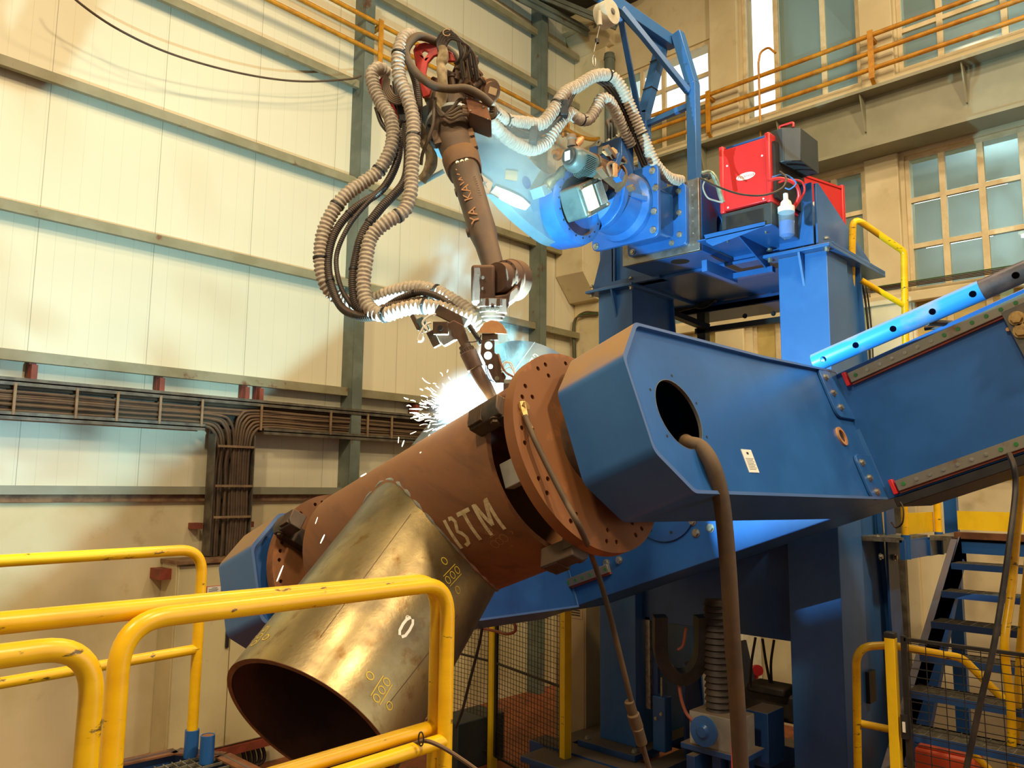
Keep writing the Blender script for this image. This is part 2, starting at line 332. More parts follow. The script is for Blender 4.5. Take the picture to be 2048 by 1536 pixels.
g = G().bx(10.03, 10.3, 7.43, 8.12, 0, 10.35).prism([(9.78, 7.3, 10.62), (10.3, 7.3, 10.62), (10.3, 7.3, 10.3), (10.03, 7.3, 10.3), (9.86, 7.3, 10.42)], (0, .82, 0)).bx(9.7, 10.3, 7.2, 8.12, 10.62, 10.9)
g.make('trim_%d' % n, M['conc'], kind=S, bevel=.02); n += 1
# crane beam along the right wall
t = thing('crane_runway_beam', 'long grey steel I-beam running along the wall under the upper windows', 'beam', (9.85, 1, 7.14))
G().bx(9.62, 10.1, -6, 7.4, 7.86, 7.9).make('top_flange', M['beam'], t); G().bx(9.84, 9.87, -6, 7.4, 7.17, 7.86).make('web', M['beam'], t)
G().bx(9.66, 10.04, -6, 7.4, 7.14, 7.18).make('bottom_flange', M['beam'], t)
for y in (7.0, 5.5, 4.35, 3.27, 2.14, 1.0, -.2): G().prism([(9.84, y, 7.86), (9.66, y, 7.86), (9.8, y, 7.42), (9.84, y, 7.42)], (0, .015, 0)).make('stiffener', M['beam'], t)
# windows: one object each, frames and panes as parts
wn = [0]
def window(Y0, Y1, z0, z1, ys, zs, pane_m, skip=(), sill=True):
    wn[0] += 1; w = thing('window_%d' % wn[0], None, None, (10.2, (Y0+Y1)/2, z0)); w['kind'] = S
    g = G(); x0, x1 = 10.13, 10.19
    for (a, b_) in ((Y0, Y0+.05), (Y1-.05, Y1)): g.bx(x0, x1, a, b_, z0, z1)
    for (a, b_) in ((z0, z0+.06), (z1-.06, z1)): g.bx(x0+.001, x1+.001, Y0, Y1, a, b_)
    for y in ys: g.bx(x0+.002, x1-.002, y-.035, y+.035, z0, z1)
    for z in zs: g.bx(x0+.004, x1-.004, Y0, Y1, z-.03, z+.03)
    g.make('frame', M['frame'], w, bevel=.004)
    g = {}
    Ys = [Y0]+sorted(ys)+[Y1]; Zs = [z0]+sorted(zs)+[z1]
    for i in range(len(Ys)-1):
        for k in range(len(Zs)-1):
            mm = pane_m(i, k)
            if mm: g.setdefault(mm, G()).bx(10.155, 10.161, Ys[i]+.02, Ys[i+1]-.02, Zs[k]+.02, Zs[k+1]-.02)
    for mm, q in g.items(): q.make('pane', M[mm], w)
zl = [4.5, 4.95, 5.4, 5.93, 6.5]; yl = lambda Y0: [Y0+.4, Y0+.82, Y0+1.23]
for o in ops_l: window(*o, yl(o[0]), [5.3, 5.4, 5.94, 6.52], lambda i, k: 'ypanel' if k < 2 else 'glass')
window(*ops_u[0], [5.98, 6.4, 6.8], [8.75, 9.2], lambda i, k: 'glassd' if k == 0 else ('glass' if i == 3 else None))
window(*ops_u[1], [3.88, 4.54], [8.62], lambda i, k: 'glass' if i < 2 else None)
window(*ops_u[2], [1.78, 2.46], [8.75], lambda i, k: 'glass')
window(*ops_u[3], [-.3, .35], [8.75], lambda i, k: 'glass')
# the room behind the glass
G().bx(13.2, 13.3, -3, 8.3, 3.5, 7.78).bx(10.45, 13.2, -3, 8.3, 3.4, 3.5).bx(10.45, 13.2, 7.2, 7.3, 3.5, 7.7).make('wall_back', M['room'], kind=S)
G().bx(10.45, 13.2, -3, 8.3, 7.62, 7.78).make('ceiling', M['room'], kind=S)
G().bx(13.2, 13.3, -3, 4.6, 7.78, 10.8).bx(10.45, 13.2, 4.55, 4.62, 7.78, 10.8).make('wall_back', M['room'], kind=S)
G().bx(10.45, 13.2, -3, 4.6, 10.75, 10.8).make('ceiling', M['room'], kind=S)
M['tube'] = emis('fluorescent_tube_light', 'e8f4ff', 14)
for i, (y, z, x, L_) in enumerate(((3.05, 7.3, 12.5, 1.5), (3.05, 6.7, 12.9, .9), (1.9, 6.6, 12.9, .7), (1.7, 7.3, 12.5, .6))):
    t = thing('fluorescent_lamp', ('long white fluorescent tube lit behind the lower windows', 'short lit tube seen low through the left lower panes', 'short lit tube seen through the right lower panes', 'far white tube lit behind the rightmost panes')[i], 'lamp', (x, y, z))
    G().cyl((x, y-L_/2, z), (x, y+L_/2, z), .02, seg=10).make('tube', M['tube'], t); G().bx(x-.04, x+.04, y-L_/2-.03, y+L_/2+.03, z+.03, z+.07).make('housing', M['white'], t)
M['tubeoff'] = mat('unlit_tube', 'd5dad4', .3)
for i, y in enumerate((2.45, 2.62)):
    t = thing('fluorescent_lamp', ('unlit double tube on the ceiling behind the upper window, near one', 'unlit double tube on the ceiling behind the upper window, far one')[i], 'lamp', (11.5, y, 9.6))
    G().cyl((10.6, y+.0, 9.1), (12.6, y-.3, 10.2), .02, seg=10).make('tube', M['tubeoff'], t)
# gas pipes on both walls
zsL = (8.49, 8.69, 8.90); zsR = (8.25, 8.47, 8.70); nm = ('lowest', 'middle', 'topmost')
for i in range(3):
    G().cyl((-5, 7.86, zsL[i]), (9.5 if i else 9.25, 7.86, zsL[i]), .03, seg=16).make('gas_pipe', M['ochre'], label='%s of the three ochre gas pipes running along the cream cladding' % nm[i], cat='pipe', group='ochre gas pipes')
    G().cyl((9.88, -6, zsR[i]), (9.88, 7.1, zsR[i]), .03, seg=16).make('gas_pipe', M['ochre'], label='%s of the three ochre gas pipes crossing the upper windows' % nm[i], cat='pipe', group='ochre gas pipes')
def clamp(x, y, z0, z1, dx, dy, lab):
    t = thing('pipe_bracket', lab, 'bracket', (x, y, z0), 'pipe brackets')
    e = V((dx, dy, 0)); s = V((abs(dy), abs(dx), 0))
    p = V((x, y, 0)); g = G().bar(p+ZZ*(z0-.14)-e*.035, p+ZZ*(z1+.05)-e*.035, .07, .012, s); g.make('upright', M['ochre'], t)
    G().bar(p+ZZ*(z0-.14)-e*.035, p+ZZ*(z0-.26)+e*.14, .05, .01, s).make('lower_arm', M['ochre'], t); G().bar(p+ZZ*(z1-.04)-e*.02, p+ZZ*(z1-.04)+e*.2, .05, .05, s).make('upper_arm', M['ochre'], t)
    g = G().obox(p+ZZ*(z0-.26)+e*.16, s*.06, e*.012, ZZ*.06); g.make('wall_plate', M['ochre'], t)
clamp(5.72, 7.86, zsL[0], zsL[2], 0, 1, 'ochre pipe bracket bolted beside the grey column')
for y, l in ((5.47, 'ochre pipe bracket just right of the blue jib frame'), (3.18, 'ochre pipe bracket on the pier between the upper windows')): clamp(9.88, y, zsR[0], zsR[2], 1, 0, l)
t = thing('vent_pipe', 'thin ochre pipe rising past the three gas pipes to a hooked end', 'pipe', (9.8, 4.6, 7.5))
G().sweep(fillet([(9.8, 4.65, 7.3), (9.8, 4.65, 8.85), (9.8, 4.62, 9.0), (9.8, 4.5, 9.03), (9.8, 4.4, 8.9)], .08), .016, 8).make('tube', M['ochre'], t)
# valves and the bent gas line near the corner
for i, (px, py) in enumerate(((1122, 252), (1115, 308))):
    p = atY(px, py, 7.8); t = thing('pipe_flange', ('ochre valve flange on the upper gas pipe by the corner', 'ochre round flange on the lowest gas pipe by the corner')[i], 'valve', p)
    for d in ((0, .07) if i == 0 else (0,)): G().cyl(p+XX*d, p+XX*(d+.035), .1, seg=20).make('flange', M['ochre'], t, bevel=.004)
    G().cyl(p-XX*.1, p+XX*.16, .045, seg=16).make('body', M['ochre'], t)
    if i == 0: G().cyl(p+XX*.05, p+XX*.05-ZZ*.17, .02, seg=10).make('stem', M['ochre'], t)
P = [atY(1128, 256, 7.75), atY(1158, 272, 7.7), atY(1190, 279, 7.6), atY(1225, 268, 7.6)]
G().sweep(smooth_path(P, 8), .032, 12).make('bent_gas_pipe', M['ochre'], label='ochre pipe bending from the valve towards the right wall corner', cat='pipe')
# drain pipe, duct, corner cables
t = thing('drain_pipe', 'grey downpipe standing in the corner beside the pillar', 'pipe', (9.98, 7.3, 6)); G().cyl((9.98, 7.33, 5.5), (9.98, 7.33, 10.1), .085, seg=20).make('pipe', M['greysteel'], t)
for z in (9.3, 10.0): G().cyl((9.98, 7.33, z), (9.98, 7.33, z+.05), .095, seg=20).make('collar', M['greysteel'], t)
D = lambda y: [(9.55, y, 7.6), (9.55, y, 6.36), (9.9, y, 5.98), (10.05, y, 5.98), (10.05, y, 7.6)]
G().prism(D(7.55), (0, .56, 0)).make('duct_box', M['plaster'], bevel=.008, label='cream boxed duct with sloping underside in the corner', cat='duct')
g = [smooth_path([atX(1196, 630, 9.98)+ZZ*.02*i, atX(1168, 632, 9.98)+ZZ*.03*i, atY(1148, 642, 8.02)+XX*.02*i, atY(1146, 700, 8.02)+XX*.03*i, atY(1150, 800, 8.02)+XX*.03*i], 8) for i in range(3)]
for i in range(3): G().sweep(g[i], .014, 8).make('wall_cable', M['greencable' if i == 1 else 'cable'], label=('outer dark cable of the corner bundle under the duct', 'green cable running down the corner under the duct', 'inner dark cable of the corner bundle under the duct')[i], cat='cable', group='corner cables')
for i in range(4):
    z = 5.43+.018*i; G().sweep([(10.02, -6, z), (10.02, 3.4, z), (10.02, 4.9, z+.0)], .008, 6).make('wall_cable', M['greencable' if i == 3 else 'conduit'], label='%s cable of the four strung along the right wall under the windows' % ('lowest', 'second lowest', 'second highest', 'green topmost')[i], cat='cable', group='cables along the right wall')
# roof truss in the corner
for i, (a, b_, w) in enumerate(((((7.5, 8.0, 10.6)), (9.75, 7.6, 10.5), .18), ((8.6, 8.0, 10.9), (9.75, 7.0, 10.35), .14), ((8.9, 6.2, 10.85), (9.95, 7.7, 10.6), .16))):
    G().bar(a, b_, w, .03, ZZ).bar(a, b_, .03, w*.6, ZZ).make('trim_%d' % n, M['greysteel'], kind=S); n += 1
# sagging cable at top left
P = [atY(130, -30, 7.6), atY(152, 0, 7.6), atY(230, 55, 7.65), atY(330, 103, 7.7), atY(440, 137, 7.75), atY(540, 157, 7.8), atY(620, 163, 7.8), atY(700, 158, 7.8), atY(722, 152, 7.85)]
G().sweep(smooth_path(P, 10), .012, 8).make('slack_cable', M['cable'], label='brown slack cable sagging across the cream cladding at top left', cat='cable')
# ---------------------------------------------------------------- cable tray
t = thing('cable_tray', 'long dusty cable tray fixed along the cream wall with a branch dropping down', 'cable tray', (3.5, 7.95, 3.5))
G().bx(-3, 9.0, 8.0, 8.03, 3.56, 3.86).bx(3.84, 4.27, 8.0, 8.03, 2.25, 3.6).make('back', M['tray'], t)
g = G()
for z in (3.55, 3.85):
    for (a, b_) in (((-3, 3.72), (4.38, 9.0)) if z < 3.6 else ((-3, 9.0),)): g.bx(a, b_, 7.87, 8.0, z, z+.012).bx(a, b_, 7.87, 7.88, z-.03, z+.04)
g.make('long_rail', M['tray'], t)
for x in (3.83, 4.27): G().bx(x, x+.012, 7.86, 8.02, 2.25, 3.5).make('drop_rail', M['tray'], t)
random.seed(3)
for i in range(13):
    z = 3.58+.0225*i; w = [random.uniform(-.006, .006) for _ in range(60)]
    y0 = 7.93+random.uniform(-.02, .02)
    if i < 6:  # left run turns down
        xd = 3.89+.032*i; P = [V((-3+.5*k, y0, z+w[k])) for k in range(13)]
        P = [p for p in P if p.x < xd-.35]+[V((xd-.22, y0-.02, z+.0)), V((xd-.05, y0-.03, z-.07)), V((xd, y0-.03, z-.25))]+[V((xd+w[k+20], y0, 3.2-.25*k)) for k in range(4) if 3.2-.25*k > 2.2]+[V((xd, y0, 2.24))]
    elif i < 9:
        P = [V((-3+.5*k, y0, z+w[k])) for k in range(25)]
    else: P = [V((-3+.5*k, y0+.02, z+.02+w[k])) for k in range(25)]
    G().sweep(smooth_path(P, 5), .0155, 8).make('cable', M['cable'], t)
for i in range(7):  # right run turns down
    z = 3.60+.028*i; xd = 4.23-.028*i; y0 = 7.9+.01*(i % 2)
    P = [V((9.0-.5*k, y0+.03, z+random.uniform(-.006, .006))) for k in range(9)]+[V((xd+.22, y0, z)), V((xd+.05, y0-.01, z-.06)), V((xd, y0-.01, z-.25)), V((xd, y0, 3.0)), V((xd+.01, y0, 2.6)), V((xd, y0, 2.24))]
    G().sweep(smooth_path(P, 5), .0155, 8).make('cable', M['cable'], t)
for px in (25, 150, 232, 318, 402, 521, 660, 734, 782): x = atY(px, 820, 7.9).x; G().bx(x-.012, x+.012, 7.865, 7.885, 3.56, 3.84).make('strap', M['strap'], t, bevel=.002)
for py in (893, 972, 1034): z = atY(457, py, 7.88).z; G().bx(3.86, 4.27, 7.85, 7.868, z-.012, z+.012).make('strap', M['strap'], t, bevel=.002)
for i, (px, l) in enumerate(((65, 'leftmost red oxide hanger bracket above the cable tray'), (322, 'red oxide hanger bracket above the tray, second from left'), (493, 'left one of the close pair of red oxide hangers above the tray'), (521, 'right one of the close pair of red oxide hangers above the tray'), (832, 'red oxide hanger above the tray, right of the grey column'))):
    x = atY(px, 760, 8.0).x; G().bx(x-.025, x+.025, 7.96, 8.03, 3.9, 4.03).bx(x-.03, x+.03, 8.03, 8.1, 3.86, 4.06).make('tray_bracket', M['redrust'], label=l, cat='bracket', group='red oxide hangers above the tray')
G().bx(4.3, 4.34, 7.97, 8.05, 2.95, 3.5).make('tray_bracket', M['redrust'], label='long red strut beside the dropping branch of the cable tray', cat='bracket')
for x, l in ((3.76, 'small red bracket left of the dropping cables'), (4.33, 'small red bracket right of the dropping cables')): G().bx(x-.05, x+.05, 7.98, 8.1, 2.52, 2.58).make('tray_bracket', M['redrust'], label=l, cat='bracket')
# ---------------------------------------------------------------- electric cabinet
x0 = atY(346, 1300, 7.72).x; xs = atY(459, 1300, 7.72).x; x1 = 2*xs-x0
t = thing('electrical_cabinet', 'cream two-door electrical cabinet on the concrete wall under the cables', 'cabinet', ((x0+x1)/2, 7.9, .38))
G().bx(x0, x1, 7.75, 8.09, .38, 2.2).make('body', M['cream'], t, bevel=.006); G().bx(x0-.02, x1+.02, 7.68, 8.09, 2.2, 2.235).make('roof', M['ochre_rust'], t)
for (a, b_) in ((x0+.01, xs-.004), (xs+.004, x1-.01)): G().bx(a, b_, 7.72, 7.75, .4, 2.18).make('door', M['cream'], t, bevel=.005)
G().bx(xs-.055, xs-.02, 7.695, 7.72, 1.35, 1.72).make('door_handle', M['black'], t, bevel=.006)
q = atY(427, 1183, 7.72); G().bx(q.x-.075, q.x+.075, 7.712, 7.72, q.z-.055, q.z+.055).make('warning_label', M['redink'], t)
G().bx(q.x-.07, q.x+.07, 7.71, 7.713, q.z-.05, q.z+.05).make('warning_label', M['white'], t)
g = G()
for k in range(6): g.bx(q.x-(.025 if k == 0 else .055), q.x+(.035 if k == 0 else .055-.01*(k % 3)), 7.708, 7.7105, q.z+.034-.014*k, q.z+.038-.014*k)
g.make('warning_text', M['ink'], t)
for (x, z, l) in ((x0-.06, 2.1, 'red bracket at the top left corner of the cream cabinet'), (x0-.03, .3, 'long red rail under the cream cabinet')):
    (G().bx(x-.05, x+.06, 7.86, 8.1, z-.05, z+.05) if z > 1 else G().bx(x, x1+.1, 7.7, 7.78, z, z+.08).bx(x, x+.08, 7.7, 8.1, z, z+.08)).make('cabinet_support', M['redrust'], label=l, cat='bracket')
for i in range(5):
    a = .12+.03*i; P = [V((xs+.25+.05*i, 7.9, .4)), V((xs+.3+.05*i, 7.85, .1)), V((xs+.1-.04*i, 7.85, .03+.02*i)), V((xs-.05-.04*i, 7.9, .12)), V((xs+.0-.04*i, 7.9, .39))]
    G().sweep(smooth_path(P, 8), .02, 8).make('cabinet_cable', M['rubber'], label='black cable loop hanging under the cream cabinet', cat='cable', group='black cable loops under the cabinet')
# ================================================================ PORTAL FRAME
def cut(ob, g, solver='EXACT'):
    c = g.make('cutter', M['black'], flat=True); m = ob.modifiers.new('b', 'BOOLEAN'); m.operation = 'DIFFERENCE'; m.solver = solver; m.object = c
    bev = [x for x in ob.modifiers if x.type == 'BEVEL']
    for x in bev: x.show_viewport = False
    bpy.context.view_layer.update(); dg = bpy.context.evaluated_depsgraph_get()
    me = bpy.data.meshes.new_from_object(ob.evaluated_get(dg)); ob.modifiers.remove(m); old = ob.data; ob.data = me; bpy.data.meshes.remove(old)
    for x in bev: x.show_viewport = True
    bpy.data.objects.remove(c)
def bolts(pts, n, parent, r=.016, h=.016, m='zinc', name='bolt'):
    for p in pts: G().bolt(p, n, r, h).make(name, M[m], parent)
FR = thing('portal_frame', 'tall blue steel portal frame with two legs carrying the robot', 'machine frame', (7, 3.7, .5))
for nm_, y0, y1, mm in (('near_leg', 2.53, 2.96, 'blue'), ('far_leg', 4.5, 4.93, 'blue')):
    pts = [(6.5, .56), (6.5, 5.0), (6.95, 5.0), (7.05, .56)]
    leg = G().prism([(x, y0, z) for x, z in pts], (0, y1-y0, 0)).make(nm_, M[mm], FR, bevel=.006)
    ym = y0+.04
    G().prism([(7.0, ym, .56), (6.95, ym, 5.0), (7.25, ym, 5.0), (7.75, ym, .56)], (0, .02, 0)).make('web_plate', M[mm], leg)
    G().prism([(7.25, y0-.0, 5.0), (7.27, y0, 5.0), (7.78, y0, .56), (7.75, y0, .56)], (0, .42, 0)).make('rear_flange', M[mm], leg)
    G().prism([(6.4, y0-.06, 5.0), (7.75, y0-.06, 5.0), (7.75, y1+.1, 5.0), (6.4, y1+.1, 5.0)], (0, 0, .03)).make('top_plate', M[mm], leg, bevel=.004)
    yc = (y0+y1)/2-.02
    G().prism([(6.5, yc, 5.0), (6.41, yc, 5.0), (6.5, yc, 4.72)], (0, .02, 0)).make('gusset', M[mm], leg)
    for yb in (y0-.02, y1+.05): bolts([(6.45, yb, 4.998)], -ZZ, leg, .02, .03)
    bolts([(6.45, y0-.02, 5.075), (6.45, y1+.05, 5.075)], ZZ, leg, .02, .02)
    G().bx(6.3, 7.95, y0-.12, y1+.12, .5, .56).make('foot_plate', M['blue_dark'], leg, bevel=.005)
    for (dx, dy) in ((-.12, -.06), (-.12, .49)): bolts([(6.5+dx, y0+dy, .56)], ZZ, leg, .024, .03)
# bolted splice on the near rear flange
G().prism([(7.42, 2.46, 1.9), (7.42, 2.46, 3.2), (7.6, 2.46, 3.2), (7.82, 2.46, .56), (7.52, 2.46, .56)], (0, .02, 0)).make('splice_plate', M['blue_dark'], FR)
bolts([atY(x, y, 2.45) for x, y in ((1755, 1075), (1783, 1075), (1760, 1113), (1789, 1115))], (0, -1, 0), FR, .022, .024)
G().bx(6.5, 7.75, 2.47, 5.0, 5.03, 5.06).make('base_plate', M['blue_clean'], FR, bevel=.004)
G().bx(6.55, 7.1, 2.75, 4.95, 5.06, 5.52).make('cross_beam', M['blue_clean'], FR, bevel=.006)
HEADB = G().bx(6.02, 7.7, 3.43, 4.25, 5.06, 5.72).make('head_beam', M['blue_clean'], FR, bevel=.006)
cut(HEADB, G().loft([[(6.35+.42*0+dx, 3.40, 5.27+dz) for dx, dz in ([(-.055*math.cos(t), .13+.06*math.sin(t)) for t in [math.pi*k/8 for k in range(9)]]+[(.055*math.cos(t), -.07-.06*math.sin(t)) for t in [math.pi*k/8 for k in range(9)]])], [(6.35+dx, 3.6, 5.27+dz) for dx, dz in ([(-.055*math.cos(t), .13+.06*math.sin(t)) for t in [math.pi*k/8 for k in range(9)]]+[(.055*math.cos(t), -.07-.06*math.sin(t)) for t in [math.pi*k/8 for k in range(9)]])]]))
for px, py in ((1360, 523), (1435, 556)):
    p = atZ(px, py, 5.06); G().cyl(p-ZZ*.002, p+ZZ*.004, .085, seg=32).make('access_hole', M['black'], FR)
# end gussets of the cross beam
for yg in (2.6, 2.86):
    G().prism([(6.5, yg, 5.06), (6.5, yg, 5.6), (6.55, yg, 5.62), (7.74, yg, 5.18), (7.74, yg, 5.06)], (0, .02, 0)).make('end_gusset', M['blue_clean'], FR, bevel=.003)
G().prism([(6.45, 2.62, 5.06), (6.45, 2.62, 5.6), (6.47, 2.62, 5.6), (6.47, 2.62, 5.06)], (0, .3, 0)).make('end_stiffener', M['blue_clean'], FR)
G().prism([(7.0, 2.62, 5.06), (7.0, 2.62, 5.4), (7.02, 2.62, 5.4), (7.02, 2.62, 5.06)], (0, .3, 0)).make('end_stiffener', M['blue_clean'], FR)
G().prism([(6.5, 5.02, 5.03), (6.5, 4.72, 5.03), (6.5, 4.72, 5.7), (6.5, 4.8, 5.7)], (.02, 0, 0)).make('far_gusset', M['blue_dark'], FR, bevel=.003)
G().prism([(6.5, 4.74, 5.06), (7.5, 4.74, 5.06), (7.5, 4.74, 5.2), (6.55, 4.74, 5.7), (6.5, 4.74, 5.7)], (0, .02, 0)).make('far_gusset', M['blue_dark'], FR, bevel=.003)
G().bx(6.45, 6.6, 4.15, 4.75, 5.03, 5.09).make('sill_bar', M['blue_dark'], FR)
# rear service shelf seen between the legs
G().bx(7.7, 8.25, 2.9, 4.75, 4.93, 4.99).bx(7.7, 7.73, 2.9, 4.75, 4.93, 5.02).make('rear_shelf', M['blue_dark'], FR, bevel=.004)
G().bx(7.7, 7.76, 2.9, 4.5, 4.70, 4.76).make('rear_bar', M['black'], FR)
for y in (4.2, 3.83, 3.62, 4.45): G().bx(7.72, 7.78, y-.03, y+.03, 4.99, 5.2).make('rear_post', M['blue_dark'], FR)
G().bar((7.75, 4.42, 3.6), (7.75, 4.42, 4.95), .1, .1).make('rear_column', M['black'], FR)
G().bar((7.3, 4.7, 4.95), (7.72, 4.35, 4.75), .06, .12, ZZ).make('rear_bar', M['black'], FR)
for px, py in ((1490, 632), (1547, 627)): p = atX(px, py, 7.68); G().bolt(p, (-1, 0, 0), .02, .02).make('bolt', M['black'], FR)
for i in range(6):
    P = [atX(1325+3*i, 640-4*i, 7.6), atX(1365, 605+5*i-(i % 3)*8, 7.62), atX(1405, 612-4*i+(i % 2)*8, 7.62), atX(1452+2*i, 575+6*(i % 3), 7.6)]
    G().sweep(smooth_path(P, 8), .014, 7).make('service_cable', M['rubber'], label='black service cable looping under the blue head beam', cat='cable', group='black cables between the legs')
# lower cross panel, inner frames
G().bx(6.62, 6.66, 2.96, 4.5, 1.72, 2.95).make('lower_panel', M['blue_dark'], FR, bevel=.004)
G().bx(6.66, 7.6, 2.96, 4.5, 1.72, 1.76).make('lower_panel_return', M['blue_dark'], FR)
G().prism([(6.95, 2.5, 1.5), (7.1, 2.5, 1.5), (7.1, 2.5, 1.25), (6.95, 2.5, 1.25)], (0, .04, 0)).make('slot', M['black'], FR)
# base skid
SK = thing('base_skid', 'blue steel base frame under the portal legs with bolted feet', 'base frame', (7, 3.7, 0))
G().bx(6.1, 6.35, 2.0, 5.5, .2, .5).bx(7.75, 8.0, 2.0, 5.5, .2, .5).make('side_beam', M['blue_dark'], SK, bevel=.005)
for y in (2.1, 3.1, 4.1, 5.15): G().bx(6.35, 7.75, y, y+.2, .2, .5).make('cross_member', M['blue_dark'], SK, bevel=.004)
for x in (6.15, 7.8):
    for y in (2.2, 3.7, 5.2): G().bx(x, x+.16, y, y+.2, 0, .2).make('foot', M['blue_dark'], SK, bevel=.004)
G().bx(5.75, 6.35, 4.35, 5.3, .42, .48).make('foot_pad', M['blue_dark'], SK, bevel=.01); G().bx(5.9, 6.1, 4.6, 5.2, 0, .42).make('foot', M['blue_dark'], SK)
G().prism([(6.1, 2.62, .5), (5.85, 2.62, .2), (6.1, 2.62, .2)], (0, .02, 0)).make('rib', M['blue_dark'], SK)
for yy in (4.12, ): G().prism([(6.75, yy, .5), (6.75, yy, 1.35), (6.95, yy, 1.35), (7.15, yy, .5)], (0, .02, 0)).prism([(7.3, yy-.25, .5), (7.3, yy-.25, 1.5), (7.5, yy-.25, 1.5), (7.9, yy-.25, .5)], (0, .02, 0)).make('rib', M['blue_dark'], SK)
# head face plate, robot pedestal
PL = G().prism(rect(3.43, 4.25, 5.06, 5.72, 5.98), (.04, 0, 0), [rect(3.56, 4.12, 5.16, 5.66, 5.98)]).make('head_face_plate', M['steel'], FR, bevel=.004)
for z in (5.12, 5.22, 5.33, 5.45, 5.57, 5.66): bolts([(5.975, 3.49, z)], (-1, 0, 0), FR, .007, .006, name='screw')
PD = thing('robot_pedestal', 'blue cranked pedestal block bolted to the head of the portal for the robot base', 'pedestal', (5.7, 3.85, 5.1))
def rrect(X, Y0, Y1, z0, z1, r=.05): 
    q = [(X, Y0, z0), (X, Y1, z0), (X, Y1, z1), (X, Y0, z1)]; out = []
    for i in range(4): out += fillet([q[i-1], q[i], q[(i+1) % 4]], r, 4)[1:-1]
    return out
G().prism(rrect(5.93, 3.53, 4.16, 5.12, 5.69), (.05, 0, 0)).make('rear_flange', M['blue_clean'], PD, bevel=.005)
G().loft([rrect(5.94, 3.66, 4.08, 5.2, 5.62), rrect(5.52, 3.66, 4.1, 5.17, 5.62)]).make('body', M['blue_clean'], PD, bevel=.005)
G().prism(rrect(5.47, 3.52, 4.22, 5.08, 5.72, .06), (.04, 0, 0)).make('front_flange', M['blue_clean'], PD, bevel=.005)
bolts([(5.928, y, z) for y, z in ((3.6, 5.62), (3.6, 5.42), (3.6, 5.22), (3.68, 5.16), (4.1, 5.16))], (-1, 0, 0), PD, .02, .02)
G().bx(5.75, 6.3, 3.95, 4.3, 5.73, 5.9).make('cable_trough', M['blue_dark'], PD, bevel=.004)
# ---------------------------------------------------------------- jib and balancer
JB = thing('jib_frame', 'blue welded jib frame standing on the head beam and holding the balancer', 'jib', (6.4, 3.9, 5.72))
yn, yf, X = 3.71, 4.27, 6.4; zt = 6.86
G().bar((X, yn, 5.72), (X, yn, zt), .1, .1, XX).make('post', M['blue'], JB, bevel=.005); G().bar((X, yf, 5.72), (X, yf, zt-.1), .1, .1, XX).make('post', M['blue'], JB, bevel=.005)
tn = atX(1352, 66, X); ct = V((X, 3.98, 7.42)); 
G().bar((X, yn, zt-.01), (X, tn.y-.02, 7.44), .1, .1, XX).make('inclined_post', M['blue'], JB, bevel=.004)
G().bar((X, yf, zt-.12), (X, 4.05, 7.4), .1, .1, XX).make('inclined_post', M['blue'], JB, bevel=.004)
G().bar((X, yf, 6.62), (X, yn, 6.66), .05, .05).make('tie_bar', M['blue'], JB)
G().bar((X+.05, 3.96, 7.40), (X-1.7, 3.96, 7.33), .09, .12, (0, 1, 0)).make('boom', M['blue'], JB, bevel=.004)
e1 = atY(1243, 18, 3.93)
G().bar((X-.06, yn+.02, 6.77), e1, .06, .05, ZZ).make('brace', M['blue'], JB, bevel=.003)
G().bar((X-.06, yf, 6.6), e1+V((.03, .05, .03)), .05, .05, ZZ).make('brace', M['blue'], JB, bevel=.003)
G().prism([(X-.9, 3.985, 7.34), (X-.02, 3.985, 7.34), (X-.02, 3.985, 7.15), (X-.3, 3.985, 7.2)], (0, .012, 0)).make('web_plate', M['blue'], JB)
for t_ in (.35, .75): 
    p = V((X, yf, zt-.12)).lerp(V((X, 4.05, 7.4)), t_); G().obox(p, XX*.056, V((0, .056, .0)), V((0, .004, .006))).make('cable_tie', M['black'], JB)
dc = atY(1217, 27, 3.84)
DR = thing('spring_balancer', 'round cream spring balancer hanging from the blue boom with a steel rope', 'balancer', dc)
G().lathe(dc+V((0, .09, 0)), (0, -1, 0), [(0, .06), (0, .105), (.012, .112), (.12, .112), (.135, .106), (.137, .0)], 40).make('drum', M['drum'], DR)
G().bolt(dc+V((0, -.047, 0)), (0, -1, 0), .022, .01).make('hub_nut', M['steel'], DR)
G().cyl(dc+V((-.1, .02, -.02)), dc+V((-.1, .02, -.15)), .022, seg=12).make('rope_guide', M['drum'], DR)
hook = atY(1188, 132, 3.86); rp = dc+V((-.1, .02, -.15))
G().sweep([rp, atY(1194, 75, 3.86), hook+ZZ*.13], .0035, 6).make('rope', M['rope'], DR)
G().lathe(atY(1194, 82, 3.86), (0, 0, 1), [(-.025, .006), (-.02, .018), (.015, .02), (.025, .006)], 12).make('rope_stopper', M['black'], DR)
G().sweep([hook+V((.02*math.cos(t), 0, .045+.05*math.sin(t))) for t in [2*math.pi*k/16 for k in range(17)]], .005, 6).make('carabiner', M['zinc'], DR)
G().bar(dc+V((0, .1, .05)), dc+V((.02, .1, .2)), .03, .03).make('hanger', M['blue'], DR)
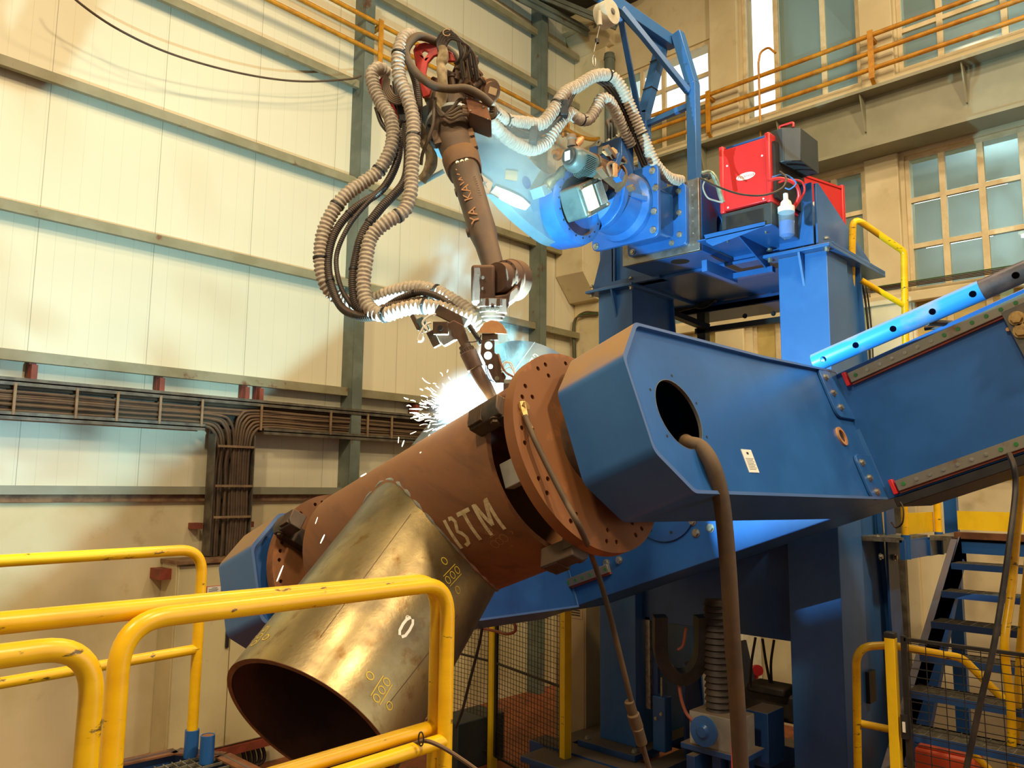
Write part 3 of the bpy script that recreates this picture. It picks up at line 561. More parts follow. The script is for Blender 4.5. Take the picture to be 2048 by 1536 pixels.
# ================================================================ TILTING POSITIONER
PS = thing('tilting_positioner', 'tilted blue beam of the positioner with two box arms gripping the pipe', 'positioner', T(5.6, 0, -.5))
BM = G().ubox(5.3, 5.95, -1.75, 3.6, -.50, .38).make('beam', M['blue_clean'], PS, bevel=.008)
G().ubox(5.27, 5.96, 1.2, 3.6, -.56, -.505).make('lower_lip', M['black'], PS, bevel=.004)
def grail(a0, a1, b0, n0, n1):
    r = G().ubox(5.262, 5.3, a0, a1, b0-.034, b0+.034).make('guide_rail', M['rail'], PS, bevel=.003); k = 0; a = a0+.045
    G().ubox(5.275, 5.3, a0, a1, b0-.048, b0-.034).make('rail_backing', M['redrust'], PS)
    while a < a1-.02:
        if n0 <= k < n1: G().cyl(T(5.263, a, b0), T(5.258, a, b0), .012, seg=14).bolt(T(5.262, a, b0), -XX, .008, .006, False).make('rail_screw', M['zinc'], r)
        else: G().cyl(T(5.263, a, b0), T(5.2585, a, b0), .0125, seg=16).make('rail_cap', M['green'], r)
        a += .082; k += 1
grail(1.25, 3.5, .31, 1, 7); grail(1.25, 3.5, -.44, 1, 7); grail(-1.56, -1.08, -.30, 0, 0)
for b in (.31, -.44): G().ubox(5.256, 5.3, 1.215, 1.24, b-.045, b+.05).make('red_wiper', M['redbox'], PS, bevel=.003)
G().lathe(T(5.3, -.42, .03), -XX, [(0, .3), (.018, .3), (.02, .296), (.02, .0)], 56).make('hub_disc', M['blue_clean'], PS)
for t in range(0, 360, 45): G().cyl(T(5.283, -.42+.24*math.cos(R(t)), .03+.24*math.sin(R(t))), T(5.276, -.42+.24*math.cos(R(t)), .03+.24*math.sin(R(t))), .012, seg=12).make('hub_hole', M['black'], PS)
bolts([atX(x, y, 5.3) for x, y in ((1385, 1043), (1392, 1066), (1421, 1056), (1213, 1126), (1238, 1120))], -XX, PS, .024, .022)
# hub ring behind the beam
G().cyl((5.95, 3.3, 2.95), (6.62, 3.3, 2.95), .42, seg=48).make('slewing_ring', M['rustdisc'], PS)
poly = [(5.3, -.50), (2.96, -.46), (2.75, -.28), (2.75, .16), (2.94, .36), (4.25, .37), (5.33, .41)]
def arm(a0, a1, shift, hole, nm_):
    pl = [(x+shift[0]*max(0, (5.3-x)/2.5), b+shift[1]) for x, b in poly]
    P3 = [T(x, a0, b) for x, b in pl]; outer = [P3[0]]+fillet(P3, .075, 6)[1:-1]+[P3[-1]]
    c = T(3.6, a0, -.05); inner = []
    for p in outer:
        d = p-c; inner.append(c+XX*(d.dot(XX)-math.copysign(.016, d.dot(XX)))+WW*(d.dot(WW)-math.copysign(.016, d.dot(WW))))
    ar = G().prism(outer, UU*(a1-a0), [list(inner)]).make(nm_, M['blue'], PS, bevel=.003, ang=50)
    def plate(aa, mm, hh, n_): return G().prism(inner_at(inner, aa-a0), UU*.012, hh).make(n_, M[mm], ar)
    if hole:
        hc = T(3.1, a1-.035, -.075); hp = circ(hc, XX, WW, .172, 48)
        plate(a1-.035, 'blue_clean', [hp], 'face_plate')
        for t in (75, 150, 215, 330, 20): G().cyl(hc+(XX*math.cos(R(t))+WW*math.sin(R(t)))*.205+UU*.0122, hc+(XX*math.cos(R(t))+WW*math.sin(R(t)))*.205+UU*.0135, .007, seg=10).make('small_hole', M['black'], ar)
        G().ring(hc-UU*.004, hc+UU*.0125, .1725, .1695, 48).make('hole_edge', M['steel'], ar)
        strokes([[(0, 0), (.0, .74)]], .006, lambda u, v, h: T(4.12+.0*v, a1-.023+h, -.455+v)).make('weld_scratch', M['mill'], ar)
    else: plate(a1-.035, 'blue_dark', (), 'face_plate')
    plate(a0+.003, 'blue_dark', (), 'back_plate'); return ar
def inner_at(pts, d): return [p+UU*d for p in pts]
NA = arm(.78, 1.17, (0, 0), True, 'near_arm'); FA = arm(-1.92, -1.5, (-.31, -.01), False, 'far_arm')
# bolted lugs joining the near arm to the beam
for (b0, b1, bb) in ((.05, .40, (.33, .22, .12)), (-.50, -.2, (-.26, -.36, -.45))):
    q = [T(5.02, 1.15, b0), T(5.36, 1.15, b0), T(5.36, 1.15, b1), T(5.02, 1.15, b1)]; out = []
    for i in range(4): out += fillet([q[i-1], q[i], q[(i+1) % 4]], .06, 4)[1:-1]
    G().prism(out, UU*.018).make('lug_plate', M['blue_clean'], NA, bevel=.003)
    bolts([T(5.08+.02*i, 1.168, b) for i, b in enumerate(bb)], UU, NA, .019, .018)
G().ring(T(4.98, 1.147, -.08), T(4.98, 1.158, -.08), .062, .042, 32).make('cable_bushing', M['copper'], NA); G().cyl(T(4.98, 1.146, -.08), T(4.98, 1.1485, -.08), .042, seg=24).make('bushing_hole', M['black'], NA)
# instruction label on the near arm
lc = tuple(atA(1500, 922, 1.148)); Lb = G().obox(V(lc), XX*.052, UU*.0015, WW*.06).make('instruction_label', M['white'], label='small white printed label stuck on the blue arm face', cat='label')
for k in range(8): strokes([[(-.04, .0), (.04-.012*(k % 2), .0)]], .0016, planef(V(lc)-WW*(-.012+.008*k)+UU*.0015, XX, WW, UU)).make('print_line', M['ink'], Lb)
strokes([[(-.01, .0), (.01, .0)]], .012, planef(V(lc)+WW*.04+UU*.0015, XX, WW, UU)).make('print_mark', M['ink'], Lb)
# ---------------------------------------------------------------- faceplates with jaws
X0, B0 = 2.988, -.072
def faceplate(a0, a1, jang, side, lab, holes):
    # side=+1: jaws reach towards -u
    t = thing('chuck_faceplate', lab, 'chuck', T(X0, (a0+a1)/2, B0-.505))
    c = T(X0, a0, B0); H = [circ(c+(XX*math.cos(R(an))+WW*math.sin(R(an)))*rr, XX, WW, .0125, 12) for an, rr in holes]
    G().prism(circ(c, XX, WW, .505, 96), UU*(a1-a0), H).make('disc', M['rustdisc'], t, ang=30)
    q = a0 if side > 0 else a1; s = -1 if side > 0 else 1
    for k in range(4):
        an = R(jang+90*k); e = XX*math.cos(an)+WW*math.sin(an); f_ = -XX*math.sin(an)+WW*math.cos(an); cc = T(X0, q, B0)
        j = G().obox(cc+e*.39+UU*s*.03, e*.12, f_*.055, UU*.03).make('jaw_slide', M['jaw'], t, bevel=.004)
        G().prism([cc+e*.455+f_*.05, cc+e*.53+f_*.05, cc+e*.55+f_*.02, cc+e*.55-f_*.05, cc+e*.455-f_*.05], UU*s*.20).make('jaw', M['jaw'], j, bevel=.005)
        b = G()
        for i in range(9): b.obox(cc+e*(.545)+UU*s*(.105+.01*i), e*.008, f_*.045, UU*.0028)
        b.make('serration', M['darksteel'], j)
        G().bolt(cc+e*.505+f_*.05+UU*s*.05, f_, .022, .02).make('jaw_bolt', M['darksteel'], j)
        G().obox(cc+e*.25+UU*s*.05, e*.1, f_*.05, UU*.05).make('inner_block', M['black'], j, bevel=.004)
    G().cyl(T(X0, q, B0), T(X0, q+s*.12, B0), .16, seg=32).make('hub', M['darksteel'], t)
    return t
hr = [(20+i*30+d, rr) for i in range(12) for d, rr in ((0, .455), (9, .455), (3, .40))]
hl = [(30*i+11, .46) for i in range(12)]+[(30*i+18, .46) for i in range(12)]+[(30*i+4, .46) for i in range(12)]
RD = faceplate(.64, .70, 156, 1, 'large rust brown drilled faceplate in front of the near arm', hr); LD = faceplate(-1.45, -1.38, 146, -1, 'rust brown faceplate at the far left end of the pipe', hl)
G().obox(T(2.63, .53, -.13), XX*.03, UU*.07, WW*.06).make('spacer_block', M['palebox'], RD, bevel=.004)
G().cyl(T(X0, .70, B0), T(X0, .785, B0), .2, seg=40).make('spindle', M['darksteel'], RD); G().cyl(T(X0, -1.5, B0), T(X0, -1.45, B0), .2, seg=40).make('spindle', M['darksteel'], LD)
# ================================================================ WORKPIECE
WP = thing('tubular_joint', 'rusty steel pipe with two welded branch pipes, held in the positioner', 'pipe joint', T(X0, -.3, B0-.45))
RM = .453
MP = G().ring(T(X0, -1.13, B0), T(X0, .466, B0), RM, RM-.028, 128).make('main_pipe', M['rust'], WP)
G().ring(T(X0, .4655, B0), T(X0, .4675, B0), RM-.001, RM-.027, 96).make('cut_end', M['rustcut'], WP, label='torch cut edge of the main pipe')
ph, th = R(41.2), R(92.3)
EE = XX*math.cos(ph)+WW*math.sin(ph); SS = -XX*math.sin(ph)+WW*math.cos(ph)
D1 = (UU*math.cos(th)-EE*math.sin(th)).normalized(); D2 = (UU*math.cos(R(88.5))+EE*math.sin(R(88.5))).normalized()
A1 = T(X0, -.363, B0); A2 = T(X0, -.346, B0); RB = .42
def branch(A, D, L_, mo, nm_, lab):
    a, b_ = UU-D*UU.dot(D), None; a.normalize(); b_ = D.cross(a); n_ = 128; rings = [[], [], [], []]
    Pax = T(X0, 0, B0)
    for i in range(n_):
        t = 2*math.pi*i/n_; off = (a*math.cos(t)+b_*math.sin(t))
        o1 = A+off*RB; o2 = A+off*(RB-.026)
        def hit(o):
            # distance along D at which o + D s leaves the main pipe
            w_ = o-Pax; w_ = w_-UU*w_.dot(UU); d_ = D-UU*D.dot(UU); aa = d_.dot(d_); bb = w_.dot(d_); cc = w_.dot(w_)-(RM-.01)**2
            disc = bb*bb-aa*cc; return (-bb+math.sqrt(max(disc, 0)))/aa
        rings[0].append(o2+D*hit(o2)); rings[1].append(o1+D*hit(o1)); rings[2].append(o1+D*L_); rings[3].append(o2+D*L_)
    # insert intermediate rings on the outside for smooth shading
    rr = [rings[0], rings[1]]+[[p.lerp(q, k/6) for p, q in zip(rings[1], rings[2])] for k in range(1, 6)]+[rings[2], rings[3]]
    o = G().loft(rr, False, True).make(nm_, M[mo], WP, label=lab, ang=50)
    G().lathe(A+D*(L_-.001), D, [(0, RB-.0255), (0, RB-.001), (.0025, RB-.001), (.0025, RB-.0255)], 96, True).make('cut_end', M['rustcut'], o)
    ins = G().loft([[p+(A-p).normalized()*.0 if False else p for p in rings[0]], [p.lerp(q, .999) for p, q in zip(rings[0], rings[3])]], False); v0 = []
    for ring_ in (rings[0], rings[3]): pass
    g = G().loft([[(A+D*((p-A).dot(D)))+(p-(A+D*((p-A).dot(D))))*.996 for p in rings[0]], [(A+D*((p-A).dot(D)))+(p-(A+D*((p-A).dot(D))))*.996-D*.003 for p in rings[3]]], False)
    g.make('inner_surface', M['inside'], o)
    cur = [p+(D*.004) for p in rings[1]]; cur.append(cur[0]); cur.append(cur[1])
    random.seed(5)
    G().sweep(cur, .012, 8, rf=lambda L, i: .011+.004*math.sin(L*60)+random.uniform(-.002, .002), cap=False).make('weld_bead', M['steel' if mo == 'brass' else 'mill'], o)
    return o, a, b_
BR, ba, bb_ = branch(A1, D1, 1.335, 'brass', 'front_branch', 'bright ground branch pipe open towards the camera')
BK, ca, cb_ = branch(A2, D2, 1.27, 'mill', 'rear_branch', 'dark grey branch pipe pointing up behind the torch')
# surface coordinates: s along the axis, t = angle
def cylhit(px, py, A, D, r, ea, eb):
    d = ray(px, py); w_ = CP-A; d2 = d-D*d.dot(D); w2 = w_-D*w_.dot(D); aa = d2.dot(d2); b2 = d2.dot(w2); cc = w2.dot(w2)-r*r; k = (-b2-math.sqrt(max(b2*b2-aa*cc, 0)))/aa
    p = CP+d*k; q = p-A; return q.dot(D), math.atan2(q.dot(eb), q.dot(ea))
def cylmap(px, py, A, D, r, ea, eb, rot=0):
    """local u,v (metres) around the surface point seen at px,py; returned frame is rotated by rot degrees"""
    s0, t0 = cylhit(px, py, A, D, r, ea, eb); c_, s_ = math.cos(R(rot)), math.sin(R(rot))
    def f(u, v, h):
        uu, vv = u*c_-v*s_, u*s_+v*c_; t = t0+vv/r; return A+D*(s0+uu)+(ea*math.cos(t)+eb*math.sin(t))*(r+h)
    return f
O0 = T(X0, 0, B0)
# main pipe: u=+a, v = growing angle towards the top
f = cylmap(946, 1050, O0, UU, RM, XX, WW)
fl = lambda u, v, h: f(u, -v, h)
Bst = [[(-.155, -.085), (-.155, .085)]]
letters = strokes([[(-.155, -.085), (-.155, .085)]], .02, fl).v and None
def letter_paths():
    B = [[(-.15, -.08), (-.15, .08)], [(-.122, .075), (-.1, .072), (-.088, .05), (-.1, .02), (-.108, .004), (-.09, -.012), (-.078, -.04), (-.09, -.068), (-.118, -.075)]]
    Tt = [[(-.06, .074), (.03, .074)], [(-.015, .064), (-.015, -.08)]]
    Mm = [[(.062, -.082), (.062, .085)], [(.07, .08), (.105, -.04)], [(.105, -.04), (.142, .08)], [(.15, .085), (.15, -.082)]]
    return B+Tt+Mm
strokes(letter_paths(), .021, fl, .0015).make('stencil_lettering', M['wpaint'], MP, label='pale stencilled letters BTM on the main pipe')
def O_(cx, cy, rx, ry, n=12): return [(cx+rx*math.cos(2*math.pi*k/n), cy+ry*math.sin(2*math.pi*k/n)) for k in range(n+1)]
f2 = cylmap(1003, 1082, O0, UU, RM, XX, WW); f2l = lambda u, v, h: f2(u, -v, h)
strokes([O_(-.045, 0, .02, .022), O_(-.01, .004, .018, .02), O_(.025, .01, .02, .022), [(-.04, .04), (.0, .045)], O_(-.03, .07, .01, .011), O_(-.008, .072, .01, .011), [(.01, -.045), (.03, -.05), (.02, -.035)], [(.085, .03), (.095, .02), (.085, .01)]], .0035, f2l).make('scribbled_mark', M['pale'], MP)
# front branch marks
def bmark(px, py, rot, paths, w, mm, nm_): f = cylmap(px, py, A1, D1, RB, ba, bb_, rot); return strokes(paths, w, f, .0015).make(nm_, M[mm], BR)
oo = [O_(-.04, 0, .013, .018), O_(0, 0, .013, .018), O_(.04, 0, .013, .018), [(-.05, .028), (.05, .028)], [(-.05, -.028), (.05, -.028)], O_(-.01, .075, .014, .018), O_(.02, -.07, .014, .018)]
bmark(763, 1380, 0, oo, .0045, 'chalk', 'yellow_marking'); bmark(905, 1150, 10, oo, .004, 'chalk', 'yellow_marking'); bmark(520, 1272, 0, oo, .0045, 'chalk', 'yellow_marking')
# the big white 0 and degree sign
bmark(812, 1254, 90, [[(-.007, .05), (-.018, .033), (-.021, 0), (-.018, -.033), (-.007, -.05)]], .013, 'wpaint2', 'zero_marking'); bmark(812, 1254, 90, [[(.005, .05), (.016, .033), (.019, 0), (.016, -.033), (.005, -.05)]], .013, 'wpaint2', 'zero_marking')
bmark(815, 1236, 90, [O_(0, 0, .009, .010)], .004, 'wpaint2', 'degree_marking')
for (a_, b_, w_, mm) in (((745, 1145), (640, 1290), .035, 'steel'), ): pass
for (p1, p2, w_) in (((822, 1028), (640, 1275), .0025), ((915, 1230), (775, 1410), .0025)):
    s1, t1 = cylhit(*p1, A1, D1, RB, ba, bb_); s2, t2 = cylhit(*p2, A1, D1, RB, ba, bb_)
    strokes([[(s1, t1*RB), (s2, t2*RB)]], w_, lambda u, v, h: A1+D1*u+(ba*math.cos(v/RB)+bb_*math.sin(v/RB))*(RB+h)).make('scribed_line', M['darksteel'], BR)
# handwriting on the rear branch
fk = cylmap(1062, 735, A2, D2, RB, ca, cb_, 180)
hand = [[(-.115, .02), (-.125, .035), (-.145, .03), (-.14, .01), (-.12, -.005), (-.125, -.03), (-.15, -.03)], [(-.1, .03), (-.065, .03)], [(-.085, .03), (-.085, -.03)], [(-.055, -.03), (-.055, .03), (-.035, .025), (-.037, .005), (-.053, 0), (-.032, -.008), (-.032, -.025), (-.055, -.03)], [(-.02, 0), (.0, 0)],
 [(.015, -.03), (.015, .03), (.035, .025), (.033, .005), (.015, 0), (.04, -.008), (.038, -.025), (.015, -.03)], [(.085, .03), (.06, .03), (.058, .003), (.08, .003), (.083, -.02), (.06, -.03)], [(.115, .02), (.1, .02), (.1, 0), (.115, -.005), (.115, -.03)]]
strokes(hand, .0045, fk).make('handwriting', M['chalk2'], BK, label='yellow handwritten mark on the grey branch')
s1, t1 = cylhit(1070, 684, A2, D2, RB, ca, cb_)
strokes([[(s1, t1*RB), (s1-1.0, t1*RB)]], .004, lambda u, v, h: A2+D2*u+(ca*math.cos(v/RB)+cb_*math.sin(v/RB))*(RB+h)).make('scribed_line', M['grey'], BK)
# ---------------------------------------------------------------- perforated tube above the beam
p0, p1 = atX(1630, 726, 5.2), atX(2120, 512, 5.2); dd = (p1-p0).normalized()
PT = thing('perforated_tube', 'hand-painted bright blue tube with a row of round holes above the beam', 'tube', p0)
tb = G().ring(p0, p0.lerp(p1, .72), .062, .054, 40).make('tube', M['bluetube'], PT, label='bright blue painted length'); tb2 = G().ring(p0.lerp(p1, .72), p1, .0615, .054, 40).make('tube', M['oldtube'], PT, label='bare brown unpainted length')
nrm = (CP-atX(1860, 630, 5.2)); nrm = (nrm-dd*nrm.dot(dd)).normalized()
for q, cs in ((tb, ((1652, 717), (1716, 688), (1790, 655), (1868, 621), (1948, 586))), (tb2, ((2033, 549), ))):
    g = G()
    for c in cs:
        w_ = atX(*c, 5.2); w_ = p0+dd*(w_-p0).dot(dd); g.cyl(w_+nrm*.03, w_+nrm*.09, .02, seg=20)
    cut(q, g)
G().sweep(smooth_path([p0.lerp(p1, .49)-WW*.05, T(5.4, 1.95, .37), T(5.4, 1.97, .36)], 6), .02, 8).make('support_strap', M['mill'], PT)
q = atX(1868, 655, 5.35); G().sweep(smooth_path([q-UU*.05+WW*.02, q+UU*.0, q+UU*.05-WW*.04, q+UU*.06-WW*.1], 6), .015, 8).make('curved_bracket', M['jaw'], PT)
# bolts at the right end of the beam
q = atX(2040, 650, 5.26); EB = thing('carriage_plate', 'dark carriage plate with large yellowish bolts at the right edge of the beam', 'plate', q)
G().obox(atX(2062, 660, 5.24), XX*.012, UU*.09, WW*.16).make('plate', M['mill'], EB)
bolts([atX(2034, 637, 5.225), atX(2043, 662, 5.225)], -XX, EB, .032, .03, 'goldbolt')
for c in ((2018, 660), (2026, 657)): G().cyl(atX(*c, 5.3), atX(*c, 5.3)-XX*.03, .012, seg=6).make('grease_nipple', M['copper'], EB)
# ================================================================ WELDING ROBOT
RB_ = thing('welding_robot', 'dusty industrial welding robot hanging from the blue portal, forearm pointing down', 'robot', (5.47, 3.87, 5.1))
YA = 3.86
def yy(x, y, Y=YA): return atY(x, y, Y)
pc = V((5.47, 3.87, 5.4))
base = G().lathe(pc, -XX, [(0, .30), (.05, .30), (.1, .26), (.3, .24), (.34, .29), (.4, .29)], 40).make('base', M['casting'], RB_, bevel=.004, ang=30)
for z in (-1, 1): G().prism([pc+V((0, .3*z, -.02)), pc+V((-.3, .24*z, -.02)), pc+V((-.3, .2*z, -.02)), pc+V((0, .2*z, -.02))], (0, 0, .04)).make('rib', M['casting'], base)
bolts([(5.465, y, z) for y, z in ((3.57, 5.66), (3.57, 5.14), (4.15, 5.66), (4.17, 5.12), (3.54, 5.5), (3.56, 5.3))], (-1, 0, 0), base, .022, .022)
# connector box on top of the base
c0 = atX(1243, 272, 5.28); c1 = atX(1178, 300, 5.28)
jb = G().bx(5.28, 5.46, c0.y, c1.y, 5.52, c0.z).make('connector_box', M['blue_clean'], RB_, bevel=.006)
for i, (px, py) in enumerate(((1218, 272), (1232, 268), (1243, 266))): p = atX(px, py, 5.36); p.z = c0.z; G().cyl(p, p+ZZ*.05, .022, seg=16).cyl(p+ZZ*.05, p+ZZ*.07, .016, seg=12).make('cable_gland', M['zinc'], jb)
p = atX(1200, 287, 5.27); G().lathe(p, -XX, [(0, .03), (.02, .03), (.02, .014), (0, .014)], 20, True).obox(p-ZZ*.05+XX*.01, XX*.01, V((0, .02, 0)), ZZ*.05).make('lifting_eye', M['grey'], jb)
for i in range(2):
    p = atX(1218+12*i, 270, 5.36); p.z = c0.z+.06
    G().sweep(smooth_path([p, p+ZZ*.1, p+V((.06, .05, .2)), p+V((.2, .0, .28))], 8), .022, 10).make('plug_cable', M['rubber'], label='thick black cable plugged into the connector box of the robot base', cat='cable', group='plug cables of the robot base')
# shoulder swivel and lower arm joint
sc = yy(1140, 418); sw = G().lathe(V((5.08, 3.87, 5.4)), -XX, [(0, .27), (.1, .27), (.14, .2), (.3, .16)], 36).make('swivel_housing', M['casting'], RB_, bevel=.004)
sf = G().lathe(sc+V((0, -.02, 0)), (0, -1, 0), [(-.16, .30), (.0, .31), (.06, .30), (.075, .27), (.075, .235), (.03, .225), (.03, 0)], 56).make('shoulder_ring', M['casting'], RB_, ang=30)
for t in range(0, 360, 20): q = sc+V((.253*math.cos(R(t)), -.096, .253*math.sin(R(t)))); G().cyl(q, q-V((0, .003, 0)), .007, seg=10).make('ring_bolt', M['black'], sf)
G().lathe(sc+V((0, .02, 0)), (0, 1, 0), [(-.005, .285), (.035, .285)], 48).make('seal', M['black'], RB_)
up = [(862, 205), (905, 200), (950, 222), (1005, 262), (1050, 308), (1090, 345), (1135, 352), (1180, 385)]
lo = [(1185, 430), (1160, 478), (1115, 486), (1064, 452), (1021, 412), (992, 378), (940, 330), (880, 290), (855, 245)]
ol = smooth_path([yy(*p, YA+.06) for p in up+lo+[up[0]]], 4)[:-1]
la = G().prism(ol, (0, .12, 0), [circ(yy(1053, 365, YA+.06), XX, ZZ, .045, 24)]).make('lower_arm', M['palearm'], RB_, bevel=.012, seg=3)
G().prism(circ(yy(1053, 365, YA+.06), XX, ZZ, .05, 24), (0, .012, 0)).make('arm_hole_cover', M['blue_dark'], la)
o2 = [yy(*p, YA+.05) for p in ((1012, 340), (1036, 343), (1034, 362), (1010, 358))]; G().prism(o2, (0, .005, 0)).make('rating_plate', M['tan'], la)
o2 = [yy(*p, YA+.045) for p in ((952, 366), (964, 349), (986, 366), (978, 389))]; G().prism(o2, (0, .012, 0)).make('lit_brand_plate', M['copper'], la)
o3 = [yy(*p, YA+.045) for p in ((982, 385), (992, 372), (1020, 383), (1045, 395), (1061, 410), (1052, 420), (1030, 413), (1005, 400))]; G().prism(o3, (0, .012, 0)).make('lit_brand_plate', M['wpaint2'], la)  # arc-lit stretch of the arm, its overexposure put in as white
pm = yy(967, 367, YA+.043); ex = (yy(986, 378, YA+.043)-yy(950, 358, YA+.043)).normalized()
text('YK', .06, planef(pm, ex, ex.cross(V((0, 1, 0)))*1, V((0, -1, 0)))).make('brand_mark', M['darksteel'], la)
for p in ((1093, 377, 5.9), ):
    q = yy(1082, 382, YA-.02); bx_ = G().obox(q, V((.045, 0, .03)), V((0, .06, 0)), V((-.02, 0, .035))).make('limit_switch', M['palearm'], la, bevel=.004)
    G().bolt(q+V((0, -.06, .02)), (0, -1, 0), .014, .012).bolt(q+V((.03, -.06, .03)), (0, -1, 0), .014, .012).make('bolt', M['zinc'], bx_)
w0 = [yy(1125, 338, 3.8), yy(1118, 352, 3.8), yy(1108, 360, 3.8), yy(1098, 368, 3.8), yy(1092, 378, 3.8)]
G().sweep(w0, .04, 12, rf=lambda L, i: .03+.012*(i % 2)).make('wrapped_plug', M['tape'], RB_, label='plug wrapped in crumpled tape')
G().sweep([yy(1140, 330, 3.8), yy(1122, 342, 3.8)], .03, 12).make('plug', M['black'], RB_)
# L axis motor (in the ring), facing the camera
mx_ = (yy(1215, 372, 3.55)-yy(1155, 402, 3.55)).normalized(); mz = V((0, -1, 0)).cross(mx_); mz = mz if mz.z > 0 else -mz; mc = yy(1180, 395, 3.62)
mt = G().obox(mc+V((0, .12, 0)), mx_*.16, V((0, .16, 0)), mz*.125).make('arm_motor', M['motor'], RB_, bevel=.02, seg=3)
G().obox(mc-mx_*.06+V((0, -.045, 0)), mx_*.07, V((0, .006, 0)), mz*.09).make('motor_label', M['wpaint2'], mt)
G().obox(mc+mx_*.0-mz*.13+V((0, .05, 0)), mx_*.05, V((0, .03, 0)), mz*.006).make('motor_label', M['wpaint2'], mt)
g = G()
for i in range(7): g.obox(mc+mx_*(.05+.014*i)+V((0, -.045, 0))+mz*.0, mx_*.0035, V((0, .012, 0)), mz*.085)
g.make('cooling_fins', M['grey'], mt)
for a_, b_ in ((-.14, .1), (-.14, -.1), (.14, .1), (.14, -.1)): G().bolt(mc+mx_*a_+mz*b_+V((0, -.04, 0)), (0, -1, 0), .016, .014).make('bolt', M['zinc'], mt)
G().lathe(mc+mx_*.2+mz*.04+V((0, .0, 0)), (0, -1, 0), [(-.1, .055), (.02, .055), (.03, .045), (.03, 0)], 28).make('motor_plug', M['motor'], mt)
# S axis motor on top
mo = atX(1140, 312, 4.86); mo.y = 3.62; mo = atY(1140, 314, 3.62)
sm = G().lathe(mo, XX, [(0, .075), (.02, .09), (.05, .1), (.24, .1), (.25, .09), (.55, .085), (.56, .0)], 36).make('swivel_motor', M['motor'], RB_, ang=30)
G().lathe(mo, -XX, [(-.004, .062), (.025, .062), (.03, .055), (.03, 0)], 30).make('end_cap', M['black'], sm)
G().obox(mo-XX*.032, XX*.002, V((0, .025, 0)), ZZ*.035).make('motor_label', M['wpaint2'], sm)
for sgn in (0, 1, 2):
    g = G()
    for i in range(9): 
        an = R((200, 255, 60)[sgn]); e = V((0, math.cos(an), math.sin(an))); f_ = V((0, -math.sin(an), math.cos(an)))
        g.obox(mo+XX*.13+e*.1+f_*(-.05+.0125*i), XX*.055, f_*.003, e*.012)
    g.make('cooling_fins', M['motor'], sm)
G().lathe(mo+XX*.25, XX, [(0, .11), (.02, .11), (.02, .1), (.3, .1), (.3, .12), (.33, .12)], 30).make('gear_housing', M['bdust'], sm, ang=30)
G().lathe(mo+XX*.02+ZZ*.09, ZZ, [(0, .035), (.05, .03), (.06, .04), (.09, .035)], 20).make('connector', M['bdust'], sm); G().lathe(mo+XX*.06+ZZ*.11, (.6, -.2, .7), [(0, .03), (.07, .03), (.07, .02), (.1, .02)], 16).make('connector', M['copper'], sm)
for (x, y, w, h, m_) in ((1218, 305, .12, .04, 'bdust'), (1232, 322, .05, .12, 'blue_clean'), (1245, 322, .06, .03, 'bdust'), (1205, 345, .1, .03, 'bdust'), (1238, 352, .05, .09, 'blue_clean'), (1262, 376, .05, .025, 'bdust')):
    q = atY(x, y, 3.5); G().obox(q, (XX*.9-ZZ*.45).normalized()*w/2, V((0, .03, 0)), (XX*.45+ZZ*.9)*h/2).make('cable_bracket', M[m_], RB_, bevel=.004)
G().sweep(smooth_path([atY(1222, 352, 3.45), atY(1215, 332, 3.45), atY(1226, 325, 3.45), atY(1237, 338, 3.45), atY(1228, 352, 3.45)], 8), .012, 8).make('loose_cable', M['bdust'], RB_)
G().obox(atY(1230, 340, 3.44), XX*.02, V((0, .01, 0)), ZZ*.05).make('paper_tag', M['copper'], RB_)
G().prism([atY(*p, 3.5) for p in ((1205, 303), (1226, 294), (1234, 300), (1238, 312), (1215, 312))], (0, .01, 0)).make('cloth_flap', M['wood'], RB_)
# elbow assembly
def P3(x, y, d): return atD(x, y, d)
r_, u_, n_ = CR, CU, -CF
fa0, fa1 = P3(903, 255, 5.32), P3(990, 545, 4.54); fd = (fa1-fa0).normalized(); fs = fd.cross(n_).normalized(); fs = fs if fs.dot(r_) > 0 else -fs; fn = fs.cross(fd); fn = fn if fn.dot(n_) > 0 else -fn
el = G().lathe(fa0-fd*.03, fd, [(-.1, .13), (-.02, .16), (0, .175), (.03, .175), (.04, .12)], 44).make('elbow_flange', M['grey'], RB_, ang=30)
for t in range(0, 360, 45): q = fa0+fd*.001+(fs*math.cos(R(t+20))+fn*math.sin(R(t+20)))*.152; G().bolt(q, fd, .011, .01).make('bolt', M['black'], el)
def rr_ring(c, w, h, k=.35):
    out = []
    for i in range(24):
        t = 2*math.pi*i/24; cx, cy = math.cos(t), math.sin(t); p = (abs(cx)**2.6+abs(cy)**2.6)**(-1/2.6); out.append(c+fs*cx*p*w+fn*cy*p*h)
    return out
L_ = (fa1-fa0).length
secs = [(.0, .118, .13), (.05, .13, .13), (.13, .122, .12), (.2, .115, .115), (.28, .105, .105), (.36, .092, .1), (.5, .088, .092), (.65, .084, .085), (.75, .084, .08), (.82, .07, .075), (.92, .065, .07), (1.0, .06, .065)]
fo = G().loft([rr_ring(fa0+fd*L_*t, w, h) for t, w, h in secs]).make('forearm', M['bdustd'], RB_, ang=60)
G().loft([rr_ring(fa0+fd*L_*t, w, h) for t, w, h in ((.24, .117, .12), (.25, .122, .124), (.3, .118, .12), (.34, .108, .11))]).make('forearm_collar', M['bdust'], fo, bevel=.003)
for t in (-.03, 0, .03): G().bolt(fa0+fd*L_*.35+fs*t+fn*.1, fd*.3+fn, .008, .008).make('bolt', M['zinc'], fo)
